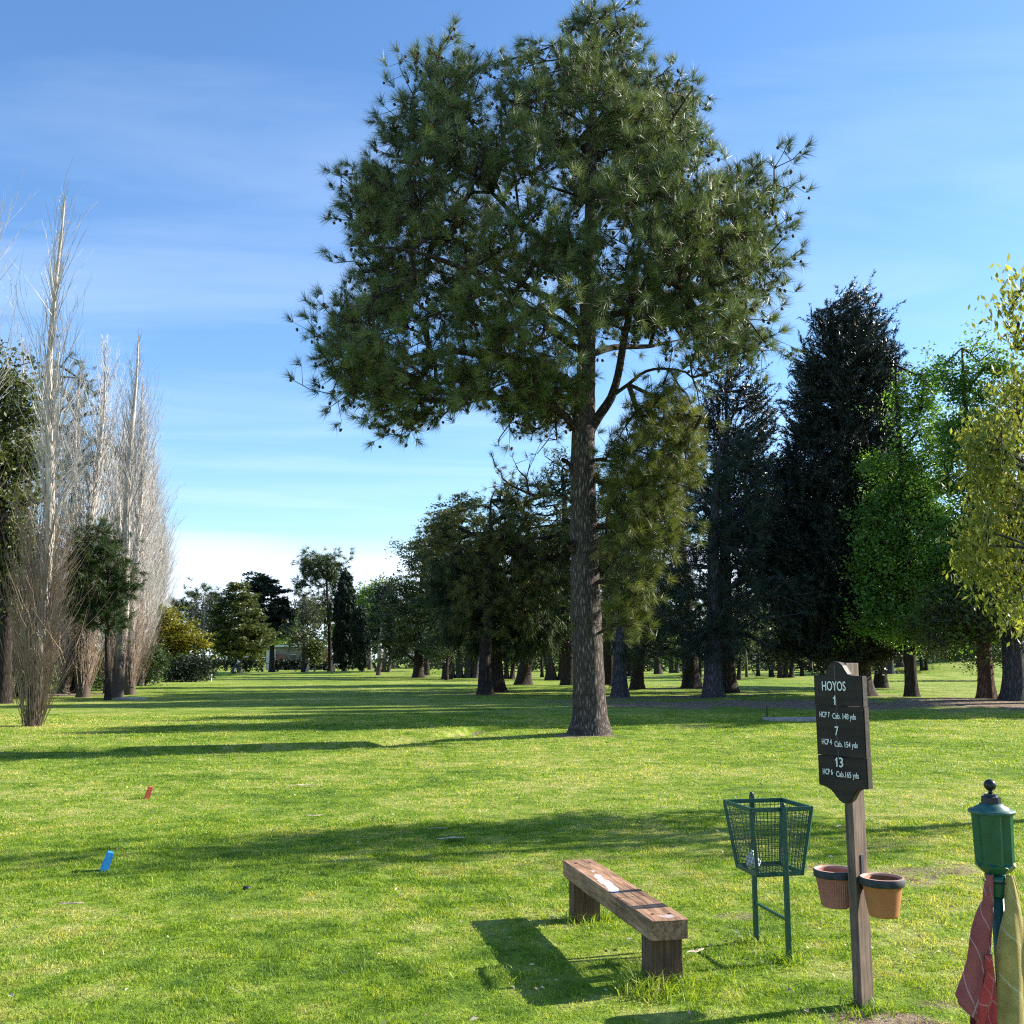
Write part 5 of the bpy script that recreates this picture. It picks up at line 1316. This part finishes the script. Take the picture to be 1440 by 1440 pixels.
def panel():
    Yb = 160; x0 = pp(460, 930, Yb)[0]; z0 = tz(x0, Yb)
    root = empty('notice_board', (x0, Yb, z0), 0, 'red panel on two posts behind the far end of the hedge', 'board')
    red = simple_mat('red_paint', (.35, .02, .02), (.5, .05, .04), .6)
    obj_bm('panel', box_bm(1.3, .08, 1.7, .01), red, root, False, (0, 0, 1.85))
    for s in (-1, 1): obj_bm('post', box_bm(.08, .08, 2.8, .01), wp_, root, False, (s * .74, 0, 1.3))
panel()

# ================================================================== PEOPLE
def skin_fig(name, pts, edges, rad, mat, parent, loc=(0, 0, 0), root_i=0):
    me = bpy.data.meshes.new(name); me.from_pydata(pts, edges, []); o = bpy.data.objects.new(name, me); COL.objects.link(o)
    md = o.modifiers.new('skin', 'SKIN'); sb = o.modifiers.new('sub', 'SUBSURF'); sb.levels = 2; sb.render_levels = 2
    for v, r in zip(me.skin_vertices[0].data, rad): v.radius = (r, r)
    me.skin_vertices[0].data[root_i].use_root = True
    bpy.context.view_layer.update(); dg = bpy.context.evaluated_depsgraph_get(); m2 = bpy.data.meshes.new_from_object(o.evaluated_get(dg)); bpy.data.objects.remove(o)
    m2.name = name; m2.materials.clear(); m2.materials.append(mat)
    for p in m2.polygons: p.use_smooth = True
    o2 = bpy.data.objects.new(name, m2); COL.objects.link(o2); o2.parent = parent; o2.location = loc; return o2
skinm = simple_mat('skin', (.42, .25, .18), (.5, .31, .23), .6, 10, 0)
navy = simple_mat('dark_clothes', (.012, .014, .022), (.03, .032, .045), .85, 10, .1); whitec = simple_mat('white_cap', (.7, .7, .7), (.82, .82, .82), .8, 10, 0)
pinkc = simple_mat('pale_pink_shirt', (.55, .38, .38), (.68, .5, .5), .85, 10, .1); beige = simple_mat('beige_trousers', (.4, .33, .25), (.5, .42, .33), .85, 10, .1)
def add_sphere(name, c, r, mat, parent, s=(1, 1, 1)):
    bm = bmesh.new(); bmesh.ops.create_uvsphere(bm, u_segments=14, v_segments=10, radius=r)
    for v in bm.verts: v.co = Vector((v.co.x * s[0], v.co.y * s[1], v.co.z * s[2]))
    return obj_bm(name, bm, mat, parent, True, c)
def person(u, v, Yp, label, pose, top, legs, cap):
    x = pp(u, v, Yp)[0]; root = empty('person', at(x, Yp), 0, label, 'person', 'golfers on the far green')
    if pose == 'stand':
        hip = (0, 0, .93); ch = (.03, 0, 1.32); nk = (.06, 0, 1.50); hd = (.10, -.01, 1.63)
        kL, aL, fL = (.10, .10, .50), (-.02, .12, .08), (.10, .12, .03); kR, aR, fR = (-.05, -.10, .50), (-.22, -.12, .08), (-.10, -.12, .03)
        sL, eL, wL = (.03, .19, 1.42), (.12, .24, 1.15), (.30, .12, 1.00); sR, eR, wR = (.03, -.19, 1.42), (.10, -.24, 1.15), (.30, -.08, 1.00)
    else:
        hip = (-.10, 0, .88); ch = (.25, 0, 1.05); nk = (.42, 0, 1.02); hd = (.55, 0, .95)
        kL, aL, fL = (.08, .10, .47), (-.05, .12, .08), (.08, .12, .03); kR, aR, fR = (0, -.10, .47), (-.16, -.12, .08), (-.03, -.12, .03)
        sL, eL, wL = (.30, .18, 1.02), (.38, .18, .74), (.42, .08, .50); sR, eR, wR = (.30, -.18, 1.02), (.40, -.18, .74), (.44, -.06, .50)
    pts = [hip, ch, nk, hd, kL, aL, fL, kR, aR, fR, sL, eL, wL, sR, eR, wR]
    hl = Vector(wL) + (Vector(wL) - Vector(eL)).normalized() * .1; hr = Vector(wR) + (Vector(wR) - Vector(eR)).normalized() * .1
    pts += [tuple(hl), tuple(hr)]
    ed = [(0, 1), (1, 2), (2, 3), (0, 4), (4, 5), (5, 6), (0, 7), (7, 8), (8, 9), (1, 10), (10, 11), (11, 12), (1, 13), (13, 14), (14, 15), (12, 16), (15, 17)]
    rd = [.14, .15, .06, .10, .075, .05, .045, .075, .05, .045, .07, .05, .035, .07, .05, .035, .03, .03]
    skin_fig('body', pts, ed, rd, skinm, root)
    skin_fig('shirt', [hip, ch, sL, eL, sR, eR], [(0, 1), (1, 2), (2, 3), (1, 4), (4, 5)], [.165, .175, .085, .065, .085, .065], top, root)
    skin_fig('trousers', [hip, kL, aL, kR, aR], [(0, 1), (1, 2), (0, 3), (3, 4)], [.165, .092, .07, .092, .07], legs, root)
    add_sphere('cap', (hd[0], hd[1], hd[2] + .06), .115, cap, root, (1.1, 1, .8))
    add_sphere('shoe', (fL[0] - .0, fL[1], .045), .06, whitec, root, (2.0, .9, .7)); add_sphere('shoe', (fR[0], fR[1], .045), .06, whitec, root, (2.0, .9, .7))
    return root
person(433, 945, 133, 'golfer in dark clothes and white cap standing on the far green', 'stand', navy, simple_mat('grey_trousers', (.28, .28, .30), (.38, .38, .40), .85, 10, .1), whitec)
person(470, 944, 135, 'golfer in a pale pink top bending over on the far green', 'bend', pinkc, beige, whitec)
def golfbag(u, v, Yp, label, lean, s):
    x = pp(u, v, Yp)[0]; root = empty('golf_bag', at(x, Yp), 0, label, 'golf bag', 'golf bags on trolleys'); root.scale = (s,) * 3
    blk = simple_mat('black_nylon', (.01, .01, .012), (.03, .03, .035), .6, 20, .1)
    bm = lathe_bm([(.12, 0), (.13, .02), (.14, .3), (.13, .62), (.155, .84), (.15, .88)], 20)
    bag = obj_bm('bag_body', bm, blk, root, True, (-.30 * lean, 0, .12), (0, R(32 * lean), 0))
    p = obj_bm('pocket', box_bm(.10, .2, .42, .03, 3), whitec, bag, False, (.13, -.02, .34))
    V, F = tubes(np.array([[.06 * math.cos(a), .06 * math.sin(a), .86] for a in range(7)]), np.array([[.10 * math.cos(a), .10 * math.sin(a), 1.10 + .03 * (a % 3)] for a in range(7)]), np.full(7, .012), np.full(7, .012), 5)
    cl = mesh_np('clubs', V, [F], simple_mat('club_steel', (.3, .3, .3), (.5, .5, .5), .3, 10, 0, 1), bag, True)
    for a in (1, 3, 5): add_sphere('club_cover', (.10 * math.cos(a), .10 * math.sin(a), 1.15), .055, whitec, bag, (1, 1, 1.5))
    for yy in (-.28, .28):
        w_ = lathe_bm([(.03, -.02), (.13, -.02), (.14, -.01), (.14, .01), (.13, .02), (.03, .02)], 20); obj_bm('wheel', w_, blk, root, True, (-.1 * lean, yy, .14), (R(90), 0, 0))
    V, F = tubes(np.array([[-.1 * lean, -.28, .14], [-.1 * lean, 0, .14], [.45 * lean, 0, 1.0]]), np.array([[-.1 * lean, .28, .14], [.45 * lean, 0, 1.0], [.62 * lean, 0, 1.02]]), np.full(3, .015), np.full(3, .015), 6)
    mesh_np('trolley_frame', V, [F], blk, root, True)
golfbag(330, 951, 106, 'black and white golf bag leaning right on its trolley on the left fairway', 1, 1.15)
golfbag(527, 947, 124, 'dark golf bag leaning left beside the pale crooked trunks', -1, 1.2)
